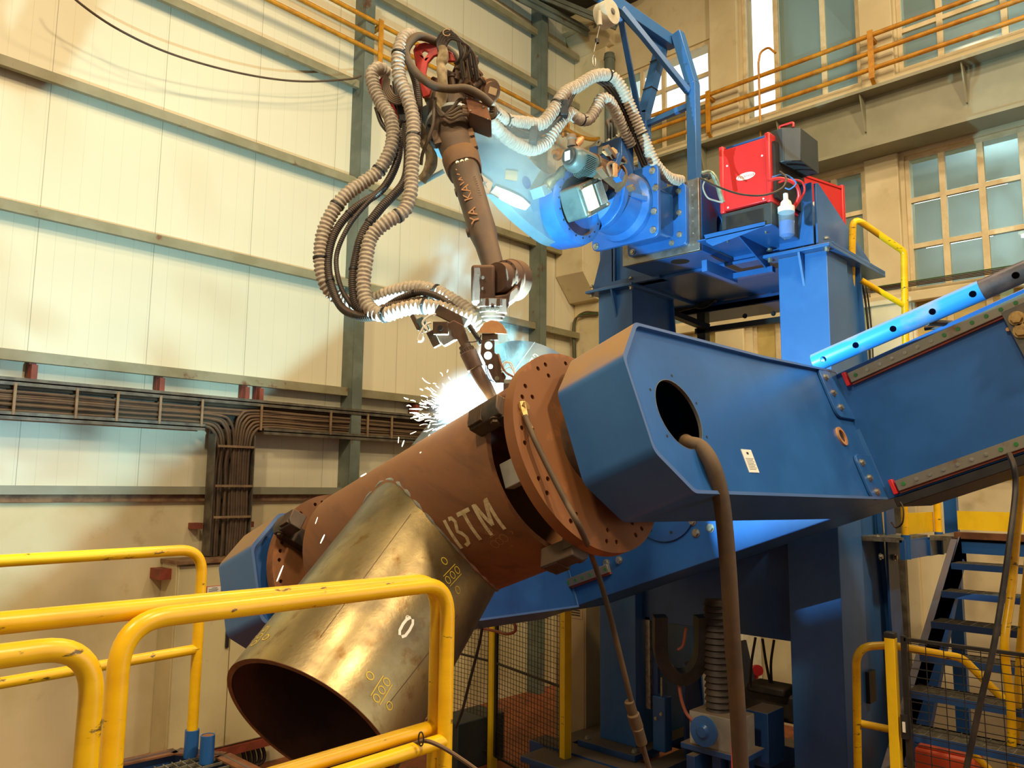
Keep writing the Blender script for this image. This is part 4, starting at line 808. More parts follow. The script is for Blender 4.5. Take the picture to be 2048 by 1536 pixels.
G().obox(fa0+fd*L_*.23+fs*.095+fn*.07, fs*.03, fd*.045, fn*.015).make('side_plate', M['bdust'], fo, bevel=.003); G().obox(fa0+fd*L_*.15+fs*.1+fn*.07, fs*.028, fd*.04, fn*.015).make('side_plate', M['bdust'], fo, bevel=.003)
G().obox(fa0+fd*L_*.12-fs*.11+fn*.07, fs*.03, fd*.07, fn*.02).make('side_plate', M['bdustd'], fo, bevel=.003)
for t, s_ in ((.74, -1), (.42, 1), (.47, -1)): G().lathe(fa0+fd*L_*t+fs*s_*.075+fn*.01, fs*s_, [(0, .03), (.02, .026), (.022, .012), (.02, 0)], 16).make('cast_boss', M['bdustd'], fo)
tc_ = fa0+fd*L_*.56-fs*.025+fn*.0905
text('YA  KAWA', .075, planef(tc_, -fd, fn.cross(-fd), fn), .001, xscale=1.5).make('raised_lettering', M['pale'], fo, label='raised brown lettering along the forearm')
for i in range(9): strokes([[(0, -.008), (0, .008)], [(0, .008), (.006, .0+.002*(i % 3))]], .003, planef(fa0+fd*L_*(.47+.016*i)+fs*.045+fn*.092, fd, fs, fn)).make('small_print', M['ink'], fo)
def PW(x, y, d): return atD(x, y, d-.26)
# wrist
wr = G().obox(PW(967, 572, 4.72), r_*.066, u_*.108, n_*.09).make('wrist_yoke', M['wrist'], RB_, bevel=.018, seg=3)
for (x, y) in ((957, 547), (966, 555), (966, 577), (965, 600)): G().cyl(PW(x, y, 4.62), PW(x, y, 4.62)+n_*.006, .009, seg=14).make('recessed_bolt', M['darksteel'], wr)
da = (r_*.62-n_*.78).normalized(); dc_ = PW(1006, 557, 4.72)
wd = G().lathe(dc_, da, [(-.06, .0), (-.06, .085), (.0, .09), (.005, .105), (.05, .112), (.055, .118), (.12, .118), (.135, .1), (.135, 0)], 44).make('wrist_disc', M['wrist'], RB_, ang=30)
e1_, e2_ = frame(da)
for t in range(0, 360, 24): q = dc_+da*.0045+(e1_*math.cos(R(t))+e2_*math.sin(R(t)))*.097; G().cyl(q, q-da*.003, .005, seg=8).make('screw', M['black'], wd)
G().prism([PW(*p, 4.66) for p in ((951, 590), (985, 592), (1012, 588), (1034, 570), (1040, 578), (1030, 600), (1012, 613), (955, 612))], -n_*.12).make('yoke_bridge', M['wrist'], wr, bevel=.01)
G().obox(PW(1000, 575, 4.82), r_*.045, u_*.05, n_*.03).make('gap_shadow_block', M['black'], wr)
for i, (y, rr_, h, m_) in enumerate(((607, .088, .022, 'wrist'), (618, .076, .02, 'darksteel'), (628, .066, .018, 'wrist'), (636, .055, .014, 'darksteel'))):
    q = PW(986, y, 4.68); G().cyl(q+u_*h, q-u_*h, rr_, seg=32).make('tool_flange', M[m_], RB_, bevel=.003)
for x in (975, 985, 995): G().bolt(PW(x, 618, 4.6), n_, .009, .01).make('bolt', M['darksteel'], RB_)
G().obox(PW(1003, 613, 4.66), r_*.03, u_*.04, n_*.05).make('flange_lug', M['wrist'], RB_, bevel=.004)
# --- motor cluster behind the elbow
MC = G().lathe(P3(905, 240, 5.32), -fd, [(0, .13), (.1, .15), (.3, .14), (.36, .1), (.36, 0)], 32).make('elbow_housing', M['bdustd'], RB_, ang=30)
for (x, y, rx, ry, rz, m_) in ((900, 180, .07, .1, .08, 'bdustd'), (930, 150, .08, .05, .06, 'darksteel'), (945, 178, .07, .06, .06, 'bdust'), (872, 185, .06, .08, .06, 'bdust'), (940, 125, .05, .05, .05, 'darksteel'), (918, 205, .1, .05, .08, 'darksteel'), (890, 225, .07, .05, .07, 'bdust')):
    q = P3(x, y, 5.38); G().obox(q, (r_*.9-u_*.4).normalized()*rx, (u_*.9+r_*.4).normalized()*ry, n_*rz).make('housing_block', M[m_], RB_, bevel=.018, seg=3)
q = P3(972, 180, 5.35); ea_ = (r_*.5+n_*.75-u_*.35).normalized(); wm = G().lathe(q, ea_, [(-.14, .06), (0, .075), (.06, .078), (.062, .06), (.09, .06), (.09, 0)], 28).make('wrist_motor', M['bdust'], RB_, ang=30)
G().obox(q+ea_*.092, frame(ea_)[0]*.03, frame(ea_)[1]*.022, ea_*.002).make('motor_label', M['wood'], wm)
for i, (x, y, an) in enumerate(((905, 165, 0), (915, 150, 10), (925, 140, 20), (950, 155, 30), (955, 168, 35))):
    q = P3(x, y, 5.25); G().lathe(q, u_+r_*.3*i, [(-.03, .022), (.03, .022), (.035, .03), (.05, .03), (.05, 0)], 14).make('round_plug', M['bdust' if i % 2 else 'darksteel'], RB_)
# junction box with tan lid
q = [P3(*p, 5.08) for p in ((930, 191), (973, 211), (983, 242), (938, 225))]; bxj = G().prism(q, (CF*.9-u_*.55)*.14).make('junction_box', M['bdust'], RB_, bevel=.004, label='brown dusted junction box on the elbow')
G().prism([p+n_*.006 for p in q], n_*.004).make('lid', M['rustcut'], bxj)
for p in ((934, 196), (967, 214), (976, 238), (941, 221)): G().bolt(P3(*p, 5.068), n_, .006, .005, False).make('screw', M['zinc'], bxj)
for i, (y0, y1) in enumerate(((203, 208), (217, 214), (224, 220), (228, 226))):
    P = [P3(937, y0, 5.1), P3(920, y0-4+i*2, 5.08), P3(902, y1+12, 5.08), P3(884, 232-2*i, 5.1), P3(872, 215-i, 5.12), P3(866, 200, 5.14)]
    G().sweep(smooth_path(P, 8), .011, 8).make('control_cable', M['bhose'], RB_)
    G().cyl(P3(938, y0, 5.1), P3(924, y0-2, 5.09), .019, seg=12).make('plug', M['bdust'], RB_)
for i in range(3): G().sweep(smooth_path([P3(980, 214+4*i, 5.1), P3(991, 216+4*i, 5.08), P3(989, 228+3*i, 5.08), P3(978, 231+4*i, 5.1)], 8), .01, 8).make('control_cable', M['bhose'], RB_)
# cloth wrapped bundle
G().sweep(smooth_path([P3(885, 98, 5.2), P3(886, 115, 5.18), P3(882, 128, 5.17), P3(884, 145, 5.16), P3(885, 175, 5.17), P3(880, 205, 5.2), P3(874, 218, 5.2)], 6), .04, 14, rf=lambda L, i: [.036+.004*math.sin(30*L+k*.9)+(-.012*math.exp(-((i-13)/2.5)**2)) for k in range(14)]).make('cloth_wrap', M['cloth'], RB_, label='cloth sleeve tied around the wires')
G().sweep(smooth_path([P3(838, 250, 5.25), P3(848, 285, 5.24), P3(862, 310, 5.24), P3(860, 335, 5.24), P3(842, 362, 5.25)], 6), .04, 12, rf=lambda L, i: [.036+.006*math.sin(35*L+k*1.05) for k in range(12)]).make('cloth_wrap', M['cloth'], RB_, label='hanging cloth sleeve behind the forearm')
G().bar(P3(836, 370, 5.3), P3(888, 342, 5.3), .03, .01, u_).make('cable_bracket', M['grey'], RB_)
random.seed(4)
for i in range(9):
    P = [P3(878+1.8*i, 102, 5.18), P3(875+2*i, 85+i, 5.18), P3(882+2.4*i, 68+1.3*i, 5.17), P3(898+2.2*i, 60+2.6*i, 5.16), P3(912+3.4*i, 74+2.6*i, 5.16), P3(920+4*i, 100+i, 5.17), P3(922+4.4*i, 132-(i % 3)*5, 5.19), P3(926+4.6*i, 160-4*(i % 3), 5.22)]
    if i % 3 == 2: P = P[:5]+[P3(918+2*i, 112, 5.17), P3(905+2*i, 128, 5.2)]
    G().sweep(smooth_path(P, 7), .0075 if i % 2 else .0095, 7).make('looped_wire', M['bhose' if i % 2 else 'conduit'], RB_)
G().sweep([P3(893+7*math.cos(t), 68+5*math.sin(t)-t, 5.13) for t in [k*.5 for k in range(13)]], .003, 5).make('cable_tie', M['wood'], RB_)
# red umbilical saddle
sad = [(826, 100), (832, 88), (850, 84), (880, 92), (905, 105), (912, 122), (895, 122), (880, 108), (868, 112), (856, 125), (852, 145), (858, 170), (862, 185), (852, 186), (840, 160), (832, 135)]
G().prism([P3(*p, 5.22) for p in sad], -n_*.03, [[P3(*p, 5.22) for p in ((843, 104), (848, 100), (857, 104), (853, 111), (849, 116))]]).make('umbilical_saddle', M['red'], RB_, bevel=.006, label='red plastic hose saddle')
G().prism([P3(*p, 5.2) for p in ((836, 152), (846, 160), (862, 178), (860, 190), (845, 195), (840, 175))], -n_*.03).make('umbilical_saddle', M['red'], RB_, bevel=.006, label='red plastic hose saddle')
G().prism([P3(*p, 5.35) for p in ((757, 160), (764, 152), (770, 175), (790, 215), (802, 232), (797, 240), (775, 205), (760, 180))], -n_*.03).make('umbilical_saddle', M['red'], RB_, bevel=.005, label='red plastic saddle of the left hose')
for k in range(5): G().sweep(smooth_path([P3(770+2*k, 150+2*k, 5.3), P3(766+3*k, 175, 5.3), P3(775+3*k, 198-2*k, 5.29), P3(795, 208-4*k, 5.29), P3(815, 200-5*k, 5.3)], 6), .009, 7).make('looped_wire', M['bhose'], RB_)
G().bar(P3(800, 165, 5.4), P3(815, 250, 5.4), .1, .12, r_).make('hose_carrier', M['black'], RB_, bevel=.01); G().bar(P3(775, 175, 5.45), P3(800, 240, 5.45), .07, .07, r_).make('hose_carrier', M['darksteel'], RB_, bevel=.01)
# ================================================================ HOSES
def corr(r, pitch, amp):
    return lambda L, i: r*(1+amp*(1-abs(((L/pitch) % 1)*2-1)*2))
def spiral(r, pitch, amp, seg=16):
    return lambda L, i: [r*(1+amp*math.cos(2*math.pi*(L/pitch))+.35*amp*math.cos(2*math.pi*(L/pitch)*.5+3*2*math.pi*k/seg)) for k in range(seg)]
def hose(name, pts, r, kind, lab, group, cat='hose', ties=(), step=None):
    P = smooth_path([P3(*p) for p in pts], 10)
    if kind == 'fabric': P = resample(P, .0054); ob = G().sweep(P, r, 16, rf=spiral(r, .027, .12)).make(name, M['fabric'], ang=80)
    elif kind == 'corr': P = resample(P, .0033); ob = G().sweep(P, r, 12, rf=corr(r, .0132, .07)).make(name, M['conduit'], ang=80)
    else: P = resample(P, .02); ob = G().sweep(P, r, 12).make(name, M[kind], ang=80)
    tag(ob, lab, cat, group)
    for t in ties:
        i = min(len(P)-2, int(t*len(P))); d = (P[i+1]-P[i]).normalized(); G().cyl(P[i]-d*.006, P[i]+d*.006, r*1.16, seg=16).obox(P[i]+frame(d)[0]*r*1.3, frame(d)[0]*r*.35, d*.004, frame(d)[1]*.003).make('cable_tie', M['black'], ob)
    return ob
hA = [(826, 70, 5.22), (808, 76, 5.15), (797, 110, 5.08), (799, 155, 5.05), (815, 195, 5.02), (826, 240, 4.98), (826, 300, 4.93), (823, 350, 4.9), (821, 385, 4.87), (808, 422, 4.84), (772, 445, 4.8), (742, 475, 4.78), (731, 525, 4.74), (727, 575, 4.7), (737, 613, 4.66), (765, 630, 4.62), (800, 620, 4.58), (840, 613, 4.55), (885, 618, 4.52), (920, 632, 4.5), (948, 640, 4.5), (962, 655, 4.5)]
hB = [(776, 150, 5.4), (760, 137, 5.35), (744, 148, 5.3), (750, 180, 5.27), (765, 210, 5.24), (780, 235, 5.2), (786, 268, 5.17), (780, 303, 5.13), (757, 342, 5.1), (725, 366, 5.07), (694, 388, 5.03), (668, 420, 5.0), (648, 462, 4.97), (641, 512, 4.94), (648, 560, 4.92), (668, 590, 4.92), (700, 605, 4.9), (740, 603, 4.86), (782, 586, 4.82), (830, 576, 4.76), (872, 584, 4.7), (912, 606, 4.64), (944, 628, 4.57), (966, 648, 4.53)]
hose('fume_hose', hA, .041, 'fabric', 'grey spiral fabric hose looping from the elbow to the torch, the front one lit white', 'spiral fabric hoses', ties=(.09, .3, .5, .78, .87))
hose('fume_hose', hB, .042, 'fabric', 'grey spiral fabric hose on the far left of the hose loop', 'spiral fabric hoses', ties=(.31, .43, .55, .87))
g_ = 'black corrugated conduits beside the fabric hoses'
hose('cable_conduit', [(800, 260, 5.2), (795, 320, 5.16), (765, 378, 5.1), (708, 418, 5.02), (672, 462, 4.97), (657, 512, 4.93), (660, 562, 4.88), (681, 612, 4.8), (712, 631, 4.72), (745, 634, 4.66), (790, 622, 4.63), (850, 612, 4.6)], .025, 'corr', 'black corrugated conduit just inside the far left fabric hose', g_, 'conduit', (.36, .6))
hose('cable_conduit', [(812, 250, 5.1), (816, 320, 5.05), (806, 368, 5.0), (762, 416, 4.93), (727, 465, 4.88), (713, 512, 4.85), (706, 562, 4.8), (712, 605, 4.76), (735, 625, 4.72), (790, 612, 4.68), (860, 600, 4.64)], .028, 'corr', 'thick black conduit hanging just left of the white-lit fabric hose', g_, 'conduit', (.42, .6))
hose('cable_conduit', [(770, 372, 5.05), (722, 420, 5.0), (692, 462, 4.95), (673, 512, 4.92), (678, 562, 4.86), (697, 602, 4.8), (722, 622, 4.74), (760, 628, 4.7)], .015, 'corr', 'thin black conduit in the middle of the hose loop', g_, 'conduit')
hose('cable_conduit', [(775, 612, 4.72), (800, 597, 4.68), (837, 585, 4.64), (870, 591, 4.6), (897, 607, 4.57), (920, 628, 4.55), (945, 660, 4.52)], .02, 'corr', 'black conduit arching over the torch between the two fabric hoses', g_, 'conduit', (.3,))
hose('cable_conduit', [(770, 618, 4.74), (810, 606, 4.7), (850, 600, 4.66), (890, 612, 4.62)], .016, 'corr', 'short black conduit under the arching one beside the torch', g_, 'conduit')
hose('cable_sleeve', [(820, 130, 5.25), (833, 170, 5.2), (838, 215, 5.18), (836, 265, 5.15), (826, 300, 5.12)], .025, 'corr', 'black braided sleeve dropping from the red saddle behind the front hose', g_, 'conduit')
hose('cable_sleeve', [(752, 215, 5.4), (765, 250, 5.38), (790, 270, 5.35), (803, 240, 5.33)], .016, 'conduit', 'black cable bulging left behind the left fabric hose', 'elbow cables', 'cable')
hose('elbow_hose', [(923, 134, 5.3), (907, 110, 5.28), (884, 91, 5.24), (860, 78, 5.2), (835, 73, 5.16), (818, 88, 5.12), (812, 106, 5.1), (821, 130, 5.08), (840, 153, 5.06), (868, 172, 5.05), (900, 178, 5.04), (931, 177, 5.04), (960, 190, 5.05), (982, 209, 5.08)], .027, 'bhose', 'thick smooth brown-black hose looping around the red saddle at the elbow', 'elbow cables')
hose('elbow_hose', [(871, 195, 5.12), (868, 220, 5.1), (866, 250, 5.08), (856, 280, 5.08), (845, 308, 5.1), (842, 330, 5.12)], .011, 'bhose', 'thin brown tube hanging straight down beside the elbow', 'elbow cables')
# dressing between the elbow and the portal
hose('fume_hose', [(975, 205, 5.35), (992, 228, 5.45), (1018, 243, 5.6), (1050, 246, 5.75), (1082, 248, 5.85), (1106, 222, 5.95), (1128, 188, 6.05), (1156, 172, 6.2), (1190, 152, 6.35), (1220, 152, 6.5), (1241, 172, 6.55), (1258, 207, 6.6), (1273, 242, 6.65), (1292, 287, 6.7), (1312, 330, 6.75), (1336, 355, 6.9), (1362, 362, 7.1)], .045, 'fabric', 'spiral fabric hose arching under the balancer hook down to the blue head beam', 'spiral fabric hoses', ties=(.08, .3, .56, .75))
hose('fume_hose', [(968, 222, 5.38), (985, 246, 5.45), (1002, 266, 5.55), (1030, 287, 5.7), (1062, 299, 5.85), (1092, 287, 5.95), (1110, 258, 6.0), (1137, 227, 6.15), (1155, 237, 6.25), (1176, 239, 6.35), (1192, 218, 6.4), (1202, 198, 6.45), (1217, 201, 6.5), (1232, 226, 6.6), (1246, 256, 6.7), (1262, 290, 6.8)], .044, 'fabric', 'second spiral fabric hose sagging in a double bend behind the arching one', 'spiral fabric hoses', ties=(.6,))
random.seed(9)
for k in range(7):
    dx, dy = (k % 3-1)*5, (k//3-1)*5
    pts = [(985, 222, 5.35), (1005, 240, 5.5), (1030, 262, 5.65), (1062, 271, 5.8), (1098, 256, 5.92), (1124, 225, 6.0), (1142, 190, 6.1), (1162, 163, 6.25), (1182, 154, 6.4), (1212, 168, 6.5), (1236, 200, 6.6), (1258, 245, 6.7), (1272, 285, 6.8), (1290, 330, 6.9)]
    hose('dress_cable', [(x+dx*random.uniform(.5, 1.1), y+dy*random.uniform(.5, 1.1), d+.03*(k % 2)) for x, y, d in pts], (.012, .017, .011, .02, .012, .016, .012)[k], 'rubber' if k % 2 else 'conduit', 'black cable of the bundle arching from the elbow to the portal', 'black cables arching from the elbow to the portal', 'cable')
for i, (x, y, d) in enumerate(((1066, 272, 5.8), (1128, 218, 6.0))): G().obox(P3(x, y, d), r_*.03, u_*.06, n_*.05).make('bundle_clamp', M['black'], bevel=.006, label=('black clamp around the cable bundle left of the bend', 'black clamp around the cable bundle under the arching hose')[i], cat='clamp', group='bundle clamps')
# ================================================================ TORCH, SHIELD, SENSOR
def P4(x, y, d): return atD(x, y, d-.24)
TQ = thing('welding_torch', 'robot welding torch with curved gooseneck reaching into the white arc', 'welding torch', P4(985, 815, 4.45))
tb = [(869, 671), (887, 693), (914, 678), (925, 699), (938, 683), (927, 650), (907, 640), (880, 655)]
G().prism([P4(*p, 4.52) for p in tb], -n_*.09).make('torch_holder', M['wrist'], TQ, bevel=.005)
for k in range(6): strokes([[(0, -.05), (0, .05)]], .002, planef(P4(885+5*k, 676-3*k, 4.518), r_, (u_*.9+r_*-.4).normalized(), n_)).make('groove', M['darksteel'], TQ)
q = P4(882, 657, 4.5); G().obox(q, r_*.04, u_*.035, n_*.04).make('clamp_block', M['darksteel'], TQ, bevel=.004); G().cyl(q+n_*.04, q+n_*.046, .014, seg=16).make('clamp_screw', M['black'], TQ)
G().obox(P4(903, 634, 4.58), (r_-u_*.5).normalized()*.09, (u_+r_*.5).normalized()*.03, n_*.04).make('mount_arm', M['darksteel'], TQ, bevel=.004)
G().obox(P4(868, 678, 4.52), (r_*.5-u_).normalized()*.045, (r_+u_*.5).normalized()*.022, n_*.03).make('clamp_block', M['darksteel'], TQ, bevel=.003)
G().obox(P4(845, 650, 4.56), (r_*.5-u_).normalized()*.04, (r_+u_*.5).normalized()*.025, n_*.03).make('wire_feeder', M['motor'], TQ, bevel=.004)
G().obox(P4(832, 645, 4.56), (r_*.5-u_).normalized()*.045, (r_+u_*.5).normalized()*.012, n_*.03).make('wire_feeder', M['darksteel'], TQ, bevel=.003)
for pts in (((852, 658), (845, 645), (858, 632), (872, 628)), ((848, 652), (838, 672), (836, 682), (845, 680), (848, 660)), ((862, 645), (852, 650), (856, 662), (862, 664))):
    G().sweep(smooth_path([P4(*p, 4.5) for p in pts], 7), .006, 7).make('white_tube', M['wpaint2'], TQ)
a_ = P4(929, 691, 4.5); b2 = P4(938, 708, 4.49); d_ = (b2-a_).normalized()
G().lathe(a_, d_, [(0, .034), (.02, .034), (.022, .038), (.045, .038), (.047, .03), (.07, .03)], 28).make('knurled_ring', M['darksteel'], TQ, ang=25)
g = G()
for k in range(18): t = 2*math.pi*k/18; e = frame(d_); g.obox(a_+d_*.034+(e[0]*math.cos(t)+e[1]*math.sin(t))*.038, d_*.011, e[0]*.003, e[1]*.003)
g.make('knurl_teeth', M['darksteel'], TQ)
G().cyl(P4(936, 704, 4.49), P4(951, 737, 4.48), .046, .044, 32).make('gas_sleeve', M['tbrown'], TQ, bevel=.003)
G().sweep(smooth_path([P4(948, 731, 4.48), P4(959, 752, 4.475), P4(972, 773, 4.47), P4(981, 789, 4.468), P4(987, 800, 4.465)], 8), .033, 24, rf=lambda L, i: .036-.012*max(0, min(1, (L-.12)/.14))).make('gooseneck', M['tbrown'], TQ)
G().cyl(P4(986, 798, 4.465), P4(985, 808, 4.47), .02, .014, 20).make('nozzle', M['copper'], TQ)
def P6(x, y, d): return atD(x, y, d-.40)
sh = [P6(957, 665, 4.6)]+[P6(x, y, 4.6) for x, y in ((960, 656), (968, 646), (982, 640), (995, 642), (1006, 650), (1012, 660), (1014, 668))]
SHD = G().prism(sh, -n_*.006).make('copper_shield', M['copper'], bevel=.001, label='half-round bright copper heat shield under the robot wrist', cat='heat shield')
def P5(x, y, d): return atD(x, y, d-.36)
BS = thing('sensor_bracket', 'brown perforated bracket with round holes beside the torch', 'bracket', P5(980, 760, 4.55))
G().obox(P5(980, 674, 4.6), r_*.042, u_*.018, n_*.03).make('mount_block', M['darksteel'], BS, bevel=.003)
pl = [(963, 680), (989, 680), (989, 745), (1000, 750), (1011, 752), (1011, 765), (992, 766), (985, 758), (972, 730), (961, 708)]
G().prism([P5(*p, 4.56) for p in pl], -n_*.012, [circ(P5(x, y, 4.56), r_, u_, rr_, 24) for x, y, rr_ in ((977, 691, .0215), (976, 711, .0215), (981, 733, .013))]).make('perforated_plate', M['wrist'], BS)
G().prism([P5(*p, 4.54) for p in ((989, 706), (999, 712), (1003, 740), (1012, 752), (1010, 766), (992, 764), (989, 745))], n_*.03).make('side_cheek', M['wrist'], BS, bevel=.003)
G().bolt(P5(994, 757, 4.505), n_, .009, .006).make('bolt', M['zinc'], BS)
SB = thing('seam_sensor', 'small purple-brown sensor box with white wire loops above the arc', 'sensor', P5(1020, 795, 4.52))
G().obox(P5(1020, 781, 4.5), r_*.034, u_*.04, n_*.03).make('housing', M['bdustd'], SB, bevel=.003); G().obox(P5(1016, 764, 4.5), r_*.02, u_*.014, n_*.02).make('connector', M['grey'], SB, bevel=.002); G().obox(P5(1029, 762, 4.5), r_*.012, u_*.02, n_*.02).make('holder', M['rustcut'], SB)
for pts in (((1003, 740), (1006, 728), (1014, 723), (1022, 732), (1030, 752)), ((1004, 745), (1012, 726), (1024, 728), (1031, 752)), ((1006, 742), (1018, 734), (1027, 742), (1031, 756))): G().sweep(smooth_path([P5(*p, 4.5) for p in pts], 6), .0032, 6).make('white_wire', M['wpaint2'], SB)
G().sweep(smooth_path([P5(996, 708, 4.52), P5(1003, 730, 4.5), P5(1012, 745, 4.5), P5(1024, 752, 4.5), P5(1030, 756, 4.5)], 6), .006, 6).make('brown_wire', M['rustcut'], SB)
for k in range(2): G().sweep(smooth_path([P5(971+3*k, 725, 4.57), P5(972+3*k, 742, 4.57), P5(978+3*k, 758, 4.57), P5(988, 764, 4.56)], 6), .0025, 6).make('blue_wire', M['bluew'], SB)
G().sweep(smooth_path([P5(938, 650, 4.62), P5(950, 668, 4.62), P5(962, 688, 4.62)], 6), .013, 10).make('torch_hose', M['rubber'], label='black ribbed hose running diagonally from the hoses to the perforated bracket', cat='hose')
G().sweep(smooth_path([P5(932, 683, 4.5), P5(945, 684, 4.5), P5(958, 680, 4.5), P5(962, 670, 4.5)], 6), .003, 6).make('sensor_wire', M['rubber'], label='thin dark wire between the torch body and the bracket', cat='wire')
# ================================================================ ARC, SPARKS, FUME
M['arc'] = emis('welding_arc_glow', 'f2f9ff', 1500)
arc_c = T(2.988+.464*math.cos(R(88)), .12, -.072+.464*math.sin(R(88)))
G().lathe(arc_c, ZZ, [(-.006, .002), (-.004, .004), (0, .006), (.004, .004), (.006, .002)], 16).make('welding_arc', M['arc'], label='blinding white welding arc at the torch tip', cat='arc')
M['spark'] = emis('spark_glow', 'fff0cc', 9)
def spark(x, y, L_, an, w, d=4.42, bend=0, m='spark'):
    q = P3(x, y, d); dx = r_*math.cos(R(an))+u_*math.sin(R(an)); dy = r_*-math.sin(R(an))+u_*math.cos(R(an)); dd_ = n_*random.uniform(-.3, .3)*0
    k = d/F; return G().sweep([q+dx*(L_*k*(t-.5))+dy*(bend*k*4*(t-.5)**2) for t in [i/6 for i in range(7)]], w*k/2, 6, rf=lambda L, i: w*k/2*(.35+.65*math.sin(math.pi*(i+.7)/7.4)))
random.seed(21)
big = [(832, 818, 27, 0, 2.4), (846, 808, 12, 0, 3), (850, 834, 24, 5, 3), (884, 795, 10, 15, 2.5), (878, 806, 18, -8, 3), (904, 770, 10, -60, 3), (895, 742, 6, 70, 1.5), (869, 767, 6, -8, 1.8), (858, 852, 9, 60, 2.4), (868, 875, 15, 55, 2.4), (884, 853, 16, 20, 3), (857, 873, 10, 60, 2), (806, 887, 13, 70, 2.2), (797, 880, 12, 85, 1.3), (841, 905, 3, 40, 1.5), (645, 1078, 19, 65, 2.2), (560, 1147, 34, 68, 2.2), (633, 1041, 14, 70, 1), (727, 950, 13, 30, 2.5), (867, 815, 6, 70, 2.4), (965, 772, 5, 50, 2)]
for i, (x, y, L_, an, w) in enumerate(big):
    d = 4.3 if y < 880 else (3.9 if x > 700 else 3.6)
    ob = spark(x, y, L_, an, w, d).make('spark', M['spark']); tag(ob, 'single bright spark streak flying away from the weld', 'spark', 'flying spark streaks')
g = G()
for i in range(190):
    an = random.gauss(168, 24); rr_ = abs(random.gauss(62, 26)); L_ = random.uniform(5, 20); x = 945+rr_*math.cos(R(an))*1.1; y = 832-rr_*math.sin(R(an)); 
    s = spark(x, y, L_, an+180+random.uniform(-8, 8), random.uniform(.9, 2.6), 4.42+random.uniform(-.1, .1), random.uniform(-2, 2)); g.add(s.v, s.f)
g.make('spark_spray', M['spark'], label='dense spray of white sparks left of the arc', cat='sparks', kind='stuff')
def volume(name, c, ex, ey, ez, dens, col, scale, lo, hi, emi=0, ecol=(1, 1, 1), warp=1.0, aniso=.2):
    m = bpy.data.materials.new(name); m.use_nodes = True; nt = m.node_tree; N = nt.nodes; L = nt.links; N.remove(N['Principled BSDF']); v = N.new('ShaderNodeVolumePrincipled'); L.new(v.outputs[0], N['Material Output'].inputs['Volume'])
    v.inputs['Color'].default_value = (*col, 1); v.inputs['Anisotropy'].default_value = aniso
    tc = N.new('ShaderNodeTexCoord'); ns = N.new('ShaderNodeTexNoise'); ns.inputs['Scale'].default_value = scale; ns.inputs['Detail'].default_value = 5; ns.inputs['Roughness'].default_value = .58; ns.inputs['Distortion'].default_value = .8
    L.new(tc.outputs['Object'], ns.inputs['Vector']); ln = N.new('ShaderNodeVectorMath'); ln.operation = 'LENGTH'; L.new(tc.outputs['Object'], ln.inputs[0])
    mr = N.new('ShaderNodeMapRange'); mr.inputs[1].default_value = .15; mr.inputs[2].default_value = .95; mr.inputs[3].default_value = 1; mr.inputs[4].default_value = 0; mr.interpolation_type = 'SMOOTHSTEP'; L.new(ln.outputs['Value'], mr.inputs[0])
    m2 = N.new('ShaderNodeMapRange'); m2.inputs[1].default_value = lo; m2.inputs[2].default_value = hi; L.new(ns.outputs[0], m2.inputs[0])
    mm = N.new('ShaderNodeMath'); mm.operation = 'MULTIPLY'; L.new(mr.outputs[0], mm.inputs[0]); L.new(m2.outputs[0], mm.inputs[1]); md = N.new('ShaderNodeMath'); md.operation = 'MULTIPLY'; L.new(mm.outputs[0], md.inputs[0]); md.inputs[1].default_value = dens
    L.new(md.outputs[0], v.inputs['Density'])
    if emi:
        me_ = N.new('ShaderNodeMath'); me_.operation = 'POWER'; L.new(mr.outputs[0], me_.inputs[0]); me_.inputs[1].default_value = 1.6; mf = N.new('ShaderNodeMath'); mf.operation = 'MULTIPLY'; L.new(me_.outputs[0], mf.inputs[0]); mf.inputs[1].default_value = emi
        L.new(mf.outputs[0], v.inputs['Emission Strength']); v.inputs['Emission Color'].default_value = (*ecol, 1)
    bm = bmesh.new(); bmesh.ops.create_icosphere(bm, subdivisions=3, radius=1); me = bpy.data.meshes.new(name); bm.to_mesh(me); bm.free(); me.materials.append(m)
    o = bpy.data.objects.new(name, me); COL.objects.link(o); o.matrix_world = Matrix((ex, ey, ez)).transposed().to_4x4(); o.location = c; WL[o.name] = V(c)
    m.cycles.volume_sampling = 'MULTIPLE_IMPORTANCE' if hasattr(m.cycles, 'volume_sampling') else None
    return o
tag(volume('arc_glare', P3(945, 812, 4.52), r_*.30, u_*.27, n_*.14, .5, (.9, .95, 1), 3.0, .2, .5, 32, (.86, .95, 1)), 'white glare around the welding arc, added as a glowing volume', 'arc glare', kind='stuff')  # overexposed bloom of the arc, put in as an emitting volume
tag(volume('arc_glare', P3(972, 742, 4.72), r_*.10, u_*.26, n_*.1, .3, (.9, .95, 1), 3.0, .2, .5, 42, (.86, .95, 1)), 'white arc glare between the torch and the perforated bracket, added as a glowing volume', 'arc glare', kind='stuff')  # more arc bloom as an emitting volume, no gas column stands here
tag(volume('weld_fume', P3(1012, 705, 4.75), r_*.2, u_*.36, n_*.15, 3.6, (.5, .85, .8), 3.4, .5, .7), 'bluish green welding fume rising beside the bracket', 'smoke', kind='stuff')
tag(volume('weld_fume', P3(915, 520, 5.0), (r_*.9-u_*.3)*.3, (u_*.9+r_*.3)*.48, n_*.2, 3.2, (.9, .92, .85), 1.8, .44, .66), 'pale smoke drifting up left of the forearm', 'smoke', kind='stuff')
tag(volume('weld_fume', P3(1010, 330, 5.35), r_*.62, u_*.5, n_*.3, 3.2, (.85, .92, .82), 1.4, .34, .64), 'thin greenish smoke haze in front of the lower robot arm', 'smoke', kind='stuff')
